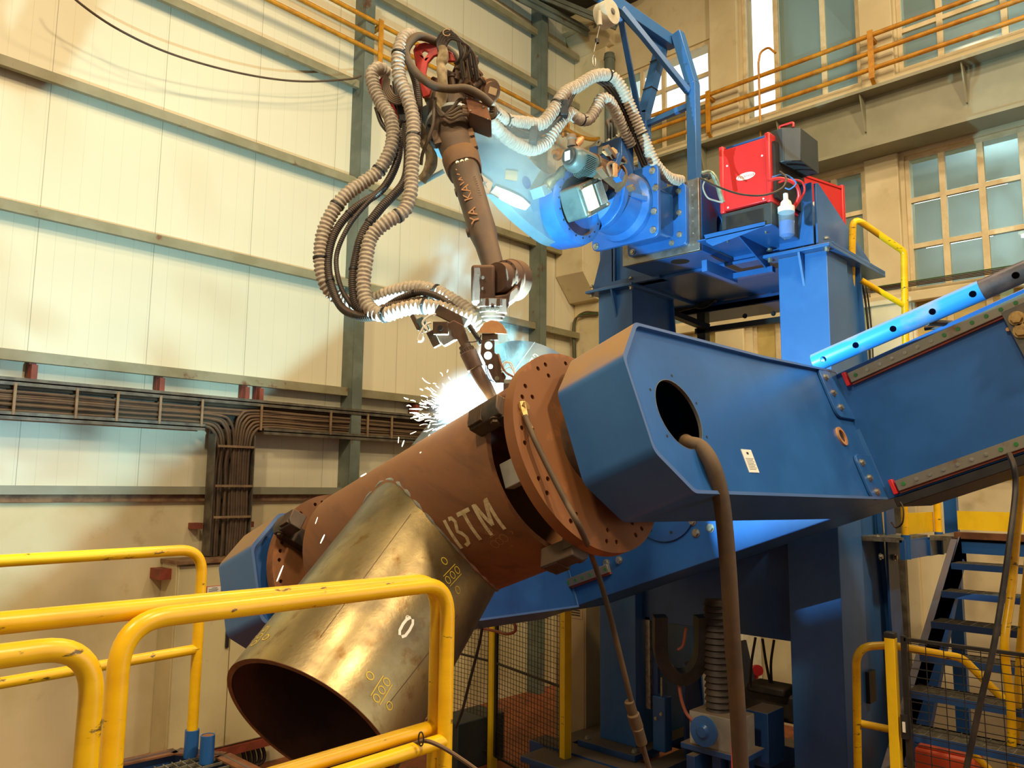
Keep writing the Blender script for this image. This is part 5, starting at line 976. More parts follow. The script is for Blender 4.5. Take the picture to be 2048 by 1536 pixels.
# ================================================================ POWER SOURCES AND SHELF
Xf = 5.95
def fx(x, y, X=Xf): return atX(x, y, X)
SHF = thing('equipment_shelf', 'bright blue folded steel shelf bolted beside the head beam', 'shelf', fx(1480, 480))
yL, yR, zS = 3.42, 2.74, fx(1500, 462).z
G().prism([(Xf-.03, yL, zS), (Xf-.03, yR, zS+.0), (6.75, yR, zS+.0), (6.75, yL, zS)], (0, 0, .012)).make('deck', M['blue_clean'], SHF, bevel=.002)
G().prism([fx(*p, Xf-.03) for p in ((1408, 470), (1530, 443), (1530, 452), (1470, 475), (1425, 492), (1413, 485))], (.006, 0, 0)).make('front_lip', M['blue_clean'], SHF)
G().prism([(Xf-.02, 3.05, zS), (6.6, 3.05, zS), (6.5, 3.05, zS-.2)], (0, .012, 0)).make('rib', M['blue_clean'], SHF)
G().bar((6.0, 3.4, zS-.2), (6.55, 3.4, zS-.2), .05, .1).bar((6.5, 3.4, zS-.2), (6.5, 3.0, zS-.2), .06, .05).make('support_angle', M['blue_clean'], SHF)
bolts([(Xf+.1, 3.2, zS), (Xf+.1, 2.85, zS), (6.3, 2.8, zS)], -ZZ, SHF, .009, .02)
def logo(c, eu, ev, n, w, h, parent, body='Fronius'):
    g = G().prism([c+eu*w/2*math.cos(2*math.pi*i/36)+ev*h/2*math.sin(2*math.pi*i/36) for i in range(36)], n*.002); o = g.make('logo_badge', M['white'], parent)
    text(body, h*.72, planef(c+n*.0025-ev*h*.0, eu, ev, n), .0006, shear=.25, xscale=1.15).make('logo_lettering', M['redink'], o)
PS1 = thing('welding_power_source', 'red welding power source with white oval badge standing on the blue shelf, front one', 'power source', fx(1500, 450), 'red welding power sources')
a = fx(1443, 300); b = fx(1536, 405); z0, z1 = fx(1490, 412).z, fx(1490, 287).z; ya, yb = a.y, fx(1537, 340).y; Dp = .62
case = G().bx(Xf, Xf+Dp, yb, ya, z0, z1).make('side_panel', M['redbox'], PS1, bevel=.006)
for y in (ya, yb): G().bx(Xf-.015, Xf+Dp+.015, y-.022, y+.022, z0-.02, z1+.035).make('end_frame', M['redbox'], PS1, bevel=.012)
G().bx(Xf+.02, Xf+Dp-.02, yb+.03, ya-.03, z1, z1+.03).make('handle_cover', M['blue_dark'], PS1, bevel=.004)
for (u, v) in ((.12, .72), (.88, .72), (.12, .04), (.88, .04)): G().bolt((Xf-.001, ya+(yb-ya)*u, z0+(z1-z0)*v), (-1, 0, 0), .009, .005, False).make('screw', M['white'], PS1)
logo(V((Xf-.002, ya+(yb-ya)*.52, z0+(z1-z0)*.47)), V((0, -1, 0)), ZZ, V((-1, 0, 0)), .17, .062, PS1)
strokes([[(0, 0), (.46, -.08)]], .012, planef(V((Xf-.002, ya+.02, z0+(z1-z0)*.35)), V((0, -1, 0)), ZZ, V((-1, 0, 0)))) and None
G().bx(Xf+.03, Xf+Dp-.03, yb-.05, yb-.022, z0+.02, z1-.04).make('connector_panel', M['black'], PS1)
CB = thing('cooling_unit', 'black cooling unit under the front red power source', 'cooling unit', fx(1500, 455))
G().bx(Xf-.005, Xf+Dp, yb-.02, ya+.015, zS+.012, z0-.022).make('housing', M['darkgrey'], CB, bevel=.008)
G().bx(Xf-.009, Xf-.004, yb+.05, ya-.03, zS+.045, z0-.055).make('front_grille', M['black'], CB, bevel=.003)
RC = thing('control_box', 'black chamfered control box mounted beside the front red power source', 'control box', atX(1565, 300, 6.2))
q = atX(1540, 300, 6.08); zt_, zb_ = atX(1560, 262, 6.1).z, atX(1560, 330, 6.1).z
G().prism([(6.05, q.y-.03, zb_), (6.05, q.y-.13, zb_), (6.14, q.y-.24, zb_), (6.5, q.y-.24, zb_), (6.5, q.y-.03, zb_)], (0, 0, zt_-zb_)).make('housing', M['darkgrey'], RC, bevel=.008)
G().sweep(fillet([(6.1, q.y-.08, zt_), (6.1, q.y-.08, zt_+.04), (6.1, q.y-.2, zt_+.04), (6.1, q.y-.2, zt_)], .015, 4), .01, 8).make('handle', M['redbox'], RC)
# second power source, turned
A_, B_ = atD(1560, 345, 7.25), atD(1684, 368, 7.75); B_.z = A_.z = (A_.z+B_.z)/2; eu = (B_-A_).normalized(); en = eu.cross(ZZ).normalized(); en = en if en.dot(CP-A_) > 0 else -en; Wd = (B_-A_).length
PS2 = thing('welding_power_source', 'red welding power source partly hidden behind the blue triangular gusset, rear one', 'power source', (A_+B_)/2-ZZ*.55, 'red welding power sources')
G().obox((A_+B_)/2-ZZ*.27-en*.25, eu*Wd/2, en*.25, ZZ*.27).make('side_panel', M['redbox'], PS2, bevel=.006)
for p in (A_, B_): G().obox(p-ZZ*.26-en*.25, eu*.022, en*.265, ZZ*.295).make('end_frame', M['redbox'], PS2, bevel=.01)
G().bar(A_+en*.004+ZZ*.0, B_+en*.004, .02, .012, ZZ).make('top_trim', M['redbox'], PS2)
logo(A_+eu*(Wd*.62)-ZZ*.25+en*.002, eu, ZZ, en, .24, .085, PS2)
G().obox((A_+B_)/2-ZZ*.66-en*.25, eu*Wd/2, en*.22, ZZ*.12).make('base', M['darkgrey'], PS2, bevel=.005)
G().sweep(smooth_path([B_-ZZ*.5-en*.1, B_+eu*.08-ZZ*.62-en*.1, B_+eu*.1-ZZ*.85-en*.1], 6), .05, 12).make('rubber_boot', M['rubber'], label='black rubber boot hanging behind the rear red power source', cat='cable boot')
# filter bottle
fb = atX(1574, 470, 6.05); FB = thing('gas_filter', 'clear filter bottle with blue liquid and white cap beside the shelf', 'filter bottle', fb)
M['liquid'] = mat('blue_liquid', '1c5fb8', .1, coat=.5); M['clear'] = nmat('clear_plastic', glass_nodes('a8c4dc', .25, 'e8f2fa'))
G().lathe(fb, ZZ, [(-.02, .03), (0, .055), (.11, .06), (.11, 0)], 24).make('liquid', M['liquid'], FB); G().lathe(fb, ZZ, [(-.025, .034), (-.002, .06), (.2, .064), (.2, .058)], 24).make('bottle', M['clear'], FB)
G().lathe(fb+ZZ*.19, ZZ, [(0, .067), (.045, .067), (.05, .05), (.09, .04), (.11, .02), (.16, .02), (.16, 0)], 24).make('cap', M['wpaint2'], FB)
# hoses and wires around the power source
def wire(pts, r, mm, lab, cat='cable', group=None, name='wire', n=8): return G().sweep(smooth_path(pts, n), r, 8).make(name, M[mm], label=lab, cat=cat, group=group)
def dx_(ps, d0, d1): return [atD(x, y, d0+(d1-d0)*i/(len(ps)-1)) for i, (x, y) in enumerate(ps)]
wire(dx_(((1536, 361), (1562, 357), (1590, 368), (1598, 390), (1590, 410), (1575, 425)), 6.35, 6.5), .014, 'redbox', 'thick red hose looping from the front power source to the filter', 'hose', 'red hoses')
wire(dx_(((1545, 370), (1575, 360), (1602, 363), (1609, 380), (1600, 400), (1588, 418)), 6.5, 6.6), .009, 'redbox', 'thin red hose looping above the filter bottle', 'hose', 'red hoses')
wire(dx_(((1545, 354), (1565, 349), (1582, 355), (1592, 367), (1580, 378), (1570, 376)), 6.3, 6.4), .006, 'bluew', 'thin blue wire looping beside the front power source')
wire(dx_(((1400, 356), (1440, 375), (1480, 388), (1520, 391), (1550, 384), (1568, 372), (1572, 355), (1560, 343)), 5.9, 6.3), .008, 'conduit', 'black cable drooping across the front of the red power source')
wire(dx_(((1403, 347), (1420, 345), (1432, 360), (1440, 388), (1446, 405)), 6.5, 6.5), .02, 'tape', 'pale grey strap hanging left of the red power source')
wire(dx_(((1404, 352), (1416, 350), (1420, 358)), 6.4, 6.4), .02, 'rubber', 'thick black cable bend beside the jib post')
wire(dx_(((1411, 358), (1406, 375), (1415, 395), (1432, 402), (1445, 405)), 6.3, 6.3), .007, 'grey', 'thin grey cable looping beside the jib post')
wire([atX(1706, 530, 7.8), atX(1725, 570, 7.8), atX(1735, 640, 7.7), atX(1740, 715, 7.6), atX(1742, 790, 7.5)], .011, 'rubber', 'black cable hanging behind the near leg, left one', group='cables behind the near leg')
wire([atX(1710, 528, 7.85), atX(1730, 565, 7.85), atX(1741, 640, 7.75), atX(1746, 715, 7.65), atX(1748, 790, 7.5)], .008, 'rubber', 'black cable hanging behind the near leg, right one', group='cables behind the near leg')
# ================================================================ HOSES AND CABLES ON THE POSITIONER
P = [atA(1368, 880, .95), atA(1378, 888, 1.1), atD(1402, 896, 3.55), atD(1424, 930, 3.5), atD(1440, 985, 3.5), atD(1450, 1060, 3.52), atD(1458, 1160, 3.55), atD(1465, 1280, 3.6), atD(1474, 1400, 3.65), atD(1483, 1560, 3.7)]
G().sweep(smooth_path(P, 10), .037, 18).make('power_hose', M['bhose'], label='thick brown-black hose coming out of the round hole and hanging to the floor', cat='hose')
P = [atA(1050, 832, .715), atA(1060, 857, .73), atA(1072, 885, .745), atA(1098, 938, .76), atA(1130, 1000, .78), atA(1163, 1062, .79), atD(1190, 1130, 3.75), atD(1216, 1215, 3.7), atD(1240, 1310, 3.7), atD(1262, 1400, 3.72), atD(1282, 1480, 3.74), atD(1305, 1560, 3.76)]
GC = thing('ground_cable', 'brown ground cable bolted to the large faceplate and hanging past the hub', 'cable', P[5])
G().sweep(smooth_path(P, 10), .013, 12).make('cable', M['bhose'], GC)
G().bolt(atA(1046, 815, .703), UU, .022, .022).make('lug_bolt', M['goldbolt'], GC); G().sweep([atA(1044, 806, .705), atA(1048, 825, .707), atA(1054, 842, .715), atA(1062, 860, .73)], .013, 10, rf=lambda L, i: (.02, .02, .012, .016)[i]).make('lug', M['goldbolt'], GC)
for (x0_, y0_, x1_, y1_, rr_) in ((1258, 1402, 1266, 1428, .024), (1266, 1428, 1275, 1456, .03), (1275, 1456, 1284, 1488, .027)):
    G().cyl(atD(x0_, y0_, 3.72), atD(x1_, y1_, 3.73), rr_, seg=20).make('cable_connector', M['bhose'], GC, bevel=.004)
P = [atX(2018, 908, 5.2), atX(2028, 935, 5.15), atD(2031, 980, 4.4), atD(2021, 1070, 4.3), atD(2006, 1180, 4.25), atD(1986, 1300, 4.2), atD(1962, 1400, 4.2), atD(1928, 1560, 4.2)]
wire(P, .0165, 'rubber', 'black cable dropping from the right end of the beam past the stairs')
wire([atX(1794, 996, 5.3), atX(1806, 1015, 5.25), atX(1805, 1045, 5.25), atX(1792, 1055, 5.3), atX(1783, 1045, 5.35)], .005, 'rubber', 'thin black wire loop under the right end of the arm')
wire([atD(1459, 1255, 6.2), atD(1461, 1350, 6.1), atD(1463, 1450, 6.0), atD(1464, 1560, 5.9)], .006, 'pink', 'pink wire hanging straight beside the thick hose')
wire([atX(958, 1256, 5.6), atX(990, 1262, 5.55), atX(1012, 1268, 5.5), atX(1030, 1262, 5.5), atX(1028, 1245, 5.5), atX(1018, 1228, 5.5)], .014, 'brownhose', 'red-brown air hose looping under the lower end of the beam', 'hose')
wire(dx_(((966, 1245), (958, 1290), (940, 1360), (925, 1420), (912, 1455)), 6.3, 6.4), .012, 'rubber', 'black cable hanging in front of the mesh fence')
# ================================================================ SCREW JACK AND DRIVE INSIDE THE PORTAL
JK = thing('screw_jack', 'pale worm gearbox with blue cap and black bellows standing inside the portal', 'screw jack', (7.05, 3.65, .55))
def box_d(x0_, y0_, x1_, y1_, d, dep, mm, par, nm_, bev=.006):
    p = atD((x0_+x1_)/2, (y0_+y1_)/2, d); k = d/F; w_, h_ = (x1_-x0_)*k, (y1_-y0_)*k
    return G().obox(p+XX*dep/2+V((0, 0, 0)), XX*dep/2, V((0, w_/2/.74, 0)), ZZ*h_/2).make(nm_, M[mm], par, bevel=bev)
box_d(1386, 1432, 1464, 1498, 6.25, .3, 'palebox', JK, 'gearbox')
q = atD(1409, 1462, 6.22); G().lathe(q, -XX, [(0, .115), (.025, .115), (.03, .06), (.05, .04), (.05, 0)], 32).make('blue_cap', M['blue_clean'], JK)
bl = atD(1436, 1425, 6.4); G().sweep([bl+ZZ*.01*i for i in range(90)], .1, 24, rf=lambda L, i: .105-.018*(i % 5)/4-.0).make('bellows', M['rubber'], JK, ang=80)
box_d(1370, 1500, 1475, 1512, 6.2, .35, 'blue_dark', JK, 'support_plate')
for x in (1374, 1425, 1458): box_d(x, 1512, x+14, 1556, 6.22, .3, 'blue_dark', JK, 'support_leg')
MT = thing('drive_motor', 'black ribbed drive motor behind the thick hose inside the portal', 'motor', atD(1540, 1450, 6.6))
box_d(1498, 1385, 1588, 1440, 6.9, .3, 'rubber', MT, 'motor_body', .03); box_d(1500, 1372, 1560, 1390, 6.85, .25, 'rubber', MT, 'terminal_box', .02); box_d(1497, 1425, 1532, 1530, 6.5, .3, 'blue_dark', MT, 'motor_bracket')
for i, (a_, b_, c_) in enumerate((((1511, 1275), (1503, 1325), (1500, 1375)), ((1525, 1278), (1532, 1325), (1540, 1365)), ((1548, 1280), (1542, 1325), (1543, 1366)))):
    wire([atD(*a_, 6.9), atD(*b_, 6.9), atD(*c_, 6.9)], .012, 'rubber', ('left', 'middle', 'right')[i]+' black cable rising from the drive motor', group='motor cables')
CC = []
for t in range(-2, 15):
    an = math.pi*(t/12); CC.append((1362-42*math.cos(max(0, min(math.pi, an))), 1292+62*math.sin(max(0, min(math.pi, an)))-(60 if t < 0 or t > 12 else 0)*(abs(t) if t < 0 else t-12)*.5))
G().sweep([atD(x, y, 6.5) for x, y in CC], .06, 4, rf=lambda L, i: .075).make('cable_chain', M['black'], label='black energy chain loop hanging inside the portal', cat='cable chain')
wire([atD(1372, 1255, 6.5), atD(1366, 1290, 6.5), atD(1355, 1300, 6.5)], .012, 'brownhose', 'red-brown hose inside the energy chain loop', 'hose', 'brown hoses inside the portal')
wire([atD(1357, 1360, 6.5), atD(1362, 1395, 6.45), atD(1372, 1425, 6.4), atD(1386, 1442, 6.35)], .014, 'brownhose', 'red-brown hose running down to the pale gearbox', 'hose', 'brown hoses inside the portal')
LG = thing('linear_guide', 'shiny vertical guide rail beside the far leg', 'guide rail', (6.62, 4.45, .6)); G().bx(6.62, 6.66, 4.42, 4.47, .9, 1.75).make('rail', M['zinc'], LG); G().bx(6.66, 6.70, 4.36, 4.41, .9, 1.75).make('backing', M['blue_dark'], LG)
SJ = thing('adjusting_screw', 'small blue adjusting block with a threaded rod beside the far leg', 'adjuster', (6.6, 4.3, .5))
G().bx(6.56, 6.68, 4.22, 4.36, .56, 1.05).make('block', M['blue_clean'], SJ, bevel=.01); G().cyl((6.6, 4.28, 1.05), (6.6, 4.28, 1.22), .01, seg=10).make('rod', M['zinc'], SJ); bolts([(6.555, 4.26, .9), (6.555, 4.32, .85)], -XX, SJ, .012, .012)
# things far behind the portal opening
HP = thing('reel_stand', 'pale wall cabinet seen through the opening behind the motor', 'cabinet', (9.4, 4.8, 0)); G().bx(9.4, 9.9, 4.9, 5.6, 0, 2.2).make('body', M['drum'], HP, bevel=.01); G().bx(9.39, 9.4, 5.0, 5.2, 1.35, 1.6).make('window', M['black'], HP)
RP = thing('fire_hose_reel', 'small red fitting seen behind the motor cables', 'fitting', atD(1513, 1345, 9)); G().cyl(atD(1512, 1340, 9), atD(1516, 1341, 8.9), .06, seg=20).bar(atD(1512, 1345, 9), atD(1504, 1380, 9), .06, .05).make('body', M['redbox'], RP)
# ================================================================ MESH FENCES
def mesh_panel(p0, p1, z0, z1, dx, dz, parent, rw=.0022, mm='black'):
    p0, p1 = V(p0), V(p1); d = (p1-p0); L_ = d.length; e = d/L_; g = G(); n_w = int(L_/dx); s = e.cross(ZZ)
    for i in range(n_w+1): q = p0+e*(i*dx); g.obox(V((q.x, q.y, (z0+z1)/2)), e*rw, s*rw, ZZ*(z1-z0)/2)
    for i in range(int((z1-z0)/dz)+1): c = (p0+p1)/2; g.obox(V((c.x, c.y, z0+i*dz)), e*L_/2, s*rw, ZZ*rw)
    return tag(g.make('wire_mesh', M[mm], parent), 'black wire mesh infill', kind='stuff')
pA, pB = atD(986, 1400, 8.5), atD(1131, 1400, 7.45); pA.z = pB.z = 0
fdv = (pB-pA).normalized()
FN = thing('mesh_fence', 'black wire mesh fence panel between the two yellow posts under the beam', 'fence', (pA+pB)/2)
mesh_panel(pA+fdv*.07, pB-fdv*.07, .15, 2.25, .055, .05, FN, .002)
for z in (.15, 1.1, 2.25): G().bar(pA+fdv*.05+ZZ*z, pB-fdv*.05+ZZ*z, .02, .025, ZZ).make('frame_rail', M['black'], FN)
for p in (pA+fdv*.055, pB-fdv*.055): G().bar(p+ZZ*.15, p+ZZ*2.25, .05, .03, fdv).make('frame_upright', M['black'], FN)
for p, l in ((pA, 'far yellow fence post left of the mesh panel'), (pB, 'near yellow fence post with small holes right of the mesh panel')):
    t = thing('fence_post', l, 'post', p, 'yellow fence posts'); G().bar(p, p+ZZ*2.3, .08, .08, fdv).make('post', M['yellow2'], t, bevel=.003)
    if p == pB:
        for z in (1.72, 1.66, .85, .79):
            for s_ in (-.012, .012): G().cyl(p+ZZ*z+V((-.044, 0, 0))+fdv*s_, p+ZZ*z+V((-.036, 0, 0))+fdv*s_, .004, seg=8).make('slot_hole', M['black'], t)
pC = atD(900, 1400, 9.0); pC.z = 0; f2_ = (pA-pC).normalized()
FN2 = thing('mesh_fence', 'black wire mesh fence panel partly hidden behind the bright branch pipe', 'fence', (pA+pC)/2)
mesh_panel(pC-f2_*.8, pA-f2_*.06, .15, 2.25, .055, .05, FN2, .002)
for z in (.15, 1.1, 2.05): G().bar(pC-f2_*.8+ZZ*z, pA-f2_*.05+ZZ*z, .02, .025, ZZ).make('frame_rail', M['black'], FN2)
G().bar(pA-f2_*.055+ZZ*.15, pA-f2_*.055+ZZ*2.05, .03, .03, fdv).make('frame_upright', M['black'], FN2)
c = atD(1172, 1300, 8.3); zt2 = 2.1
TC = thing('control_cabinet', 'tall tan control cabinet with a slotted vent behind the yellow post', 'cabinet', (c.x+.2, c.y+.4, 0))
G().bx(c.x, c.x+.35, c.y, c.y+.42, .1, 2.15).make('body', M['tan'], TC, bevel=.006); G().bx(c.x-.006, c.x, c.y+.02, c.y+.40, .14, 2.1).make('door', M['tan'], TC, bevel=.003)
vz = atX(1150, 1210, c.x-.01); g = G()
for k in range(9): g.bx(c.x-.014, c.x-.006, vz.y-.07, vz.y+.07, vz.z-.11+.026*k, vz.z-.099+.026*k)
G().bx(c.x-.012, c.x-.006, vz.y-.1, vz.y+.1, vz.z-.14, vz.z+.14).make('vent', M['tan'], TC, bevel=.003); g.make('vent_slots', M['black'], TC)
# grey box and low block behind the mesh
t = thing('floor_box', 'dark grey low box on the floor behind the left mesh panel', 'box', (8.3, 7.0, 0)); q = atD(945, 1400, 8.6); G().bx(q.x-.3, q.x+.4, q.y-.1, q.y+.3, 0, .5).make('body', M['darkgrey'], t, bevel=.01)
# ================================================================ RAILINGS
def rail(name, lab, pts, r, mid=None, post_extra=(), mm='yellow', rad=.11):
    t = thing(name, lab, 'railing', V((pts[0][0], pts[0][1], min(p[2] for p in pts)))) 
    G().sweep(fillet(pts, rad, 10), r, 20).make('top_rail', M[mm], t)
    if mid: G().sweep([V(p) for p in mid], r*.92, 18).make('mid_rail', M[mm], t)
    for p in post_extra: G().sweep([V(q) for q in p], r, 18).make('post', M[mm], t)
    return t
zP = 1.85
def dn(p, z=zP-.5): return V((p.x, p.y, z))
c1, c2 = atZ(243, 1243, 2.68), atZ(896, 1166, 2.68); ev_ = (c2-c1).normalized()
m1, m2 = c1.lerp(c2, .02), c2.copy(); m1.z = m2.z = 2.19
rail('guard_railing', 'yellow tubular railing closest to the camera, with rounded ends, in front of the bright pipe', [dn(c1), c1, c2, dn(c2)], .0245, [V((m1.x, m1.y, 2.19)), m2])
bk = V((-ev_.y, ev_.x, 0))*.052; d1_, d2_ = c1-ev_*1.6+bk+ZZ*.03, c2+bk+ev_*.005+ZZ*.006
rail('guard_railing', 'long chipped yellow railing just behind the closest one, running out at the left', [d1_, d2_, dn(d2_)], .0245, [V((d1_.x, d1_.y, 2.22)), V((d2_.x, d2_.y, 2.22))])
a2 = atZ(190, 1287, 2.655); a1_ = a2-ev_*1.2
rail('guard_railing', 'yellow railing with a rounded end at the lower left corner', [a1_, a2, dn(a2)], .0245)
e2, e1_r = atZ(406, 1098, 2.71), atZ(0, 1122, 2.71); ed = (e2-e1_r).normalized()
rail('guard_railing', 'farther yellow railing in front of the cream cabinet, its post in a blue socket', [e1_r-ed*1.0, e2, dn(e2, zP+.05)], .0225, [V((e1_r.x-ed.x, e1_r.y-ed.y, 2.27)), V((e2.x, e2.y, 2.29))])
# marks on the handrail
PF = thing('work_platform', 'blue-edged grating platform the yellow railings stand on', 'platform', (0, 1, zP-.2))
sk1 = e2.copy(); s2 = atZ(414, 1500, zP+.05)
for p in (V((e2.x, e2.y, 0)), V((s2.x, s2.y, 0))): G().ring(p+ZZ*(zP), p+ZZ*(zP+.11), .029, .024, 24).make('post_socket', M['blue_clean'], PF); 
G().cyl(V((s2.x, s2.y, zP+.02)), V((s2.x, s2.y, zP+.108)), .024, seg=20).make('socket_plug', M['rustcut'], PF)
plat = [V((e2.x-.02, e2.y+.1, 0)), V((s2.x+.08, s2.y+.02, 0)), V((1.72, 1.95, 0)), V((1.72, -1.5, 0)), V((-1.5, -1.5, 0)), V((-1.5, 3.7, 0))]
for p in plat: p.z = zP-.12
G().prism(plat, ZZ*.02).make('under_sheet', M['blue_dark'], PF)
for i in range(len(plat)): 
    a_, b_ = plat[i], plat[(i+1) % len(plat)]; G().bar(a_+ZZ*.06, b_+ZZ*.06, .012, .14, (b_-a_).cross(ZZ)).make('edge_beam', M['blue_dark'], PF)
    G().bar(a_+ZZ*.125, b_+ZZ*.125, .07, .008, (b_-a_).cross(ZZ)).make('edge_strip', M['rustcut'], PF)
g = G()
for k in range(24): x = e2.x-.02-.035*k; g.bar((x, e2.y-.02-.0*k, zP-.01), (x-.05, e2.y-1.1, zP-.01), .004, .03, XX)
for k in range(18): y = e2.y-.04-.06*k; g.bar((e2.x-.9, y, zP-.0), (e2.x+.12, y, zP-.0), .005, .01, (0, 1, 0))
g.make('grating', M['grate'], PF)
P = [atZ(790, 1540, 2.1), atD(812, 1500, 2.45), atD(845, 1482, 2.42), atD(880, 1492, 2.4), atD(925, 1520, 2.4), atD(960, 1545, 2.4)]
wire(P, .0065, 'cable', 'brown cable tied over the lower rail at the bottom of the frame')
G().sweep([atD(842+5*math.cos(t), 1478+14*math.sin(t), 2.4) for t in [k*.4 for k in range(17)]], .0025, 6).make('cable_tie', M['black'], label='black cable tie around the lower yellow rail', cat='cable tie')
# right hand side: post, mesh, railing
FP = thing('fence_post', 'square yellow fence post with black cap in front of the blue near leg', 'post', (5.4, 1.8, 0), 'yellow fence posts')
G().bar((5.4, 1.8, 0), (5.4, 1.8, 2.07), .06, .06, (0, 1, 0)).make('post', M['yellow2'], FP, bevel=.003); G().bar((5.4, 1.8, 2.07), (5.4, 1.8, 2.105), .064, .064, (0, 1, 0)).make('cap', M['black'], FP, bevel=.004)
FM = thing('mesh_fence', 'black framed wire mesh fence in front of the blue stairs', 'fence', (5.4, 1.2, 0))
mesh_panel((5.41, 1.70, 0), (5.41, .55, 0), .1, 2.06, .1, .05, FM, .0022)
for z in (.1, 2.07): G().bar((5.41, 1.72, z), (5.41, .55, z), .02, .03, ZZ).make('frame_rail', M['black'], FM)
G().bar((5.41, 1.725, .1), (5.41, 1.725, 2.09), .03, .03, (0, 1, 0)).make('frame_upright', M['black'], FM)
G().obox((5.39, 1.735, 1.55), XX*.02, V((0, .02, 0)), ZZ*.07).make('panel_clip', M['black'], FM); G().obox((5.365, 1.735, 1.55), XX*.004, V((0, .008, 0)), ZZ*.03).make('panel_clip', M['white'], FM)
r1 = [atD(1718, 1700, 5.45), atD(1712, 1294, 5.45), atD(1780, 1290, 5.5), atD(1925, 1316, 5.5), atD(2060, 1452, 5.3)]
RR = rail('guard_railing', 'yellow tubular stair railing behind the mesh fence at the lower right', r1, .027, [atD(1713, 1445, 5.45), atD(1925, 1488, 5.5), atD(2000, 1560, 5.4)], rad=.14)
GR = thing('guard_railing', 'yellow guard rail above the stairs, just right of the rear red power source', 'railing', atD(1750, 600, 7.2))
G().sweep(fillet([atD(1702, 600, 7.2), atD(1706, 433, 7.2), atD(1808, 503, 7.2), atD(1812, 720, 7.2)], .06, 6), .03, 16).make('top_rail', M['yellow'], GR)
G().sweep([atD(1722, 560, 7.2), atD(1808, 611, 7.2)], .026, 14).make('mid_rail', M['yellow'], GR)
G().sweep([atD(1812, 560, 7.22), atX(1813, 720, 8.0)-XX*.0], .0, 4) and None
# ================================================================ STAIRS AND LANDING
ST = thing('steel_stairs', 'blue steel stairs with grating treads rising to the landing at the right', 'stairs', (6.0, 1.5, 0))
y0_, y1_ = 1.95, .95
for y in (y0_, y1_):
    pr = [(7.85, y, 2.6), (7.85, y, 2.38), (7.7, y, 2.32), (4.35, y, .13), (4.25, y, 0), (4.65, y, 0), (7.68, y, 2.6)]
    G().prism(pr, (0, .012, 0)).make('stringer', M['blue_dark'], ST); G().bar((4.3, y+.03, .1), (7.62, y+.03, 2.58), .05, .008, (0, 1, 0)).make('stringer_flange', M['blue_dark'], ST)
for k in range(12):
    x, z = 7.5-.31*k, 2.4-.2*k; tr = G().bx(x-.13, x-.125, y1_+.01, y0_, z-.05, z).bx(x+.12, x+.125, y1_+.01, y0_, z-.05, z).make('tread_frame', M['blue_dark'], ST); g = G()
    for i in range(11): g.bx(x-.125, x+.12, y1_+.05+.085*i, y1_+.054+.085*i, z-.025, z)
    for i in range(9): g.bx(x-.12+.03*i, x-.117+.03*i, y1_+.01, y0_, z-.03, z)
    g.make('grating', M['grate'], tr)
LD_ = thing('stair_landing', 'blue framed landing with yellow toe boards at the top of the stairs', 'platform', (8.2, 1.4, 2.5))
G().bx(7.72, 7.78, -1, 2.0, 2.46, 2.58).bx(7.72, 8.65, 2.2, 2.24, 2.42, 2.56).make('edge_beam', M['blue_clean'], LD_); G().bx(7.72, 8.65, -1, 2.2, 2.56, 2.6).make('deck', M['grate'], LD_); G().bx(7.70, 7.74, -1, 2.0, 2.585, 2.64).make('nosing', M['rustcut'], LD_)
G().bx(8.62, 8.63, -1, 2.2, 2.62, 2.8).make('toe_board', M['yellow2'], LD_); G().bx(7.2, 8.0, 2.24, 2.25, 2.62, 2.80).make('toe_board', M['yellow2'], LD_)
G().bx(7.1, 7.8, 2.22, 2.26, 2.42, 2.58).make('edge_beam', M['blue_clean'], LD_); G().bx(7.1, 7.8, 2.24, 3.2, 2.56, 2.6).make('deck', M['grate'], LD_)
for x, y in ((7.99, 2.2), (7.2, 2.24)):
    G().cyl((x, y, 2.6), (x, y, 3.9 if x > 7.5 else 3.7), .03, seg=18).make('post', M['yellow'], LD_); G().cyl((x, y, 2.42), (x, y, 2.62), .036, seg=18).make('post_socket', M['blue_clean'], LD_)
G().cyl((8.62, 2.15, 3.12), (8.62, -1, 3.12), .028, seg=14).make('hand_rail', M['yellow'], LD_)
for x, y in ((8.6, -.8), (7.2, 2.9)): G().bar((x, y, 0), (x, y, 2.45), .08, .08).make('leg', M['blue_dark'], LD_)
G().bar((7.75, 2.0, 2.4), (6.9, 2.15, .9), .05, .12, ZZ).make('brace', M['blue_dark'], LD_)
HR = thing('stair_handrail', 'bright yellow tubular stair handrail at the right edge', 'railing', atD(2020, 1500, 5.0))
G().sweep(smooth_path([atD(2062, 850, 5.2), atD(2040, 1000, 5.2), atD(2023, 1180, 5.1), atD(2010, 1275, 5.0), atD(2012, 1330, 5.0), atD(2022, 1420, 5.0), atD(2024, 1560, 5.0)], 8), .026, 16).make('front_tube', M['yellow'], HR)
G().sweep([atD(2062, 1060, 5.3), atD(2040, 1300, 5.2), atD(2028, 1560, 5.1)], .024, 14).make('rear_tube', M['yellow'], HR); G().obox(atD(2050, 1400, 5.25), XX*.01, V((0, .04, 0)), ZZ*.2).make('side_plate', M['yellow2'], HR)
OB = thing('orange_crate', 'orange plastic crate on the floor behind the mesh fence', 'crate', atD(1905, 1530, 5.9))
q = atD(1900, 1560, 5.9); G().obox(q, XX*.14, V((0, .2, 0)), ZZ*.22).make('body', M['orange'], OB, bevel=.02); G().obox(q+ZZ*.23, XX*.12, V((0, .18, 0)), ZZ*.012).make('lid', M['orange'], OB, bevel=.01)
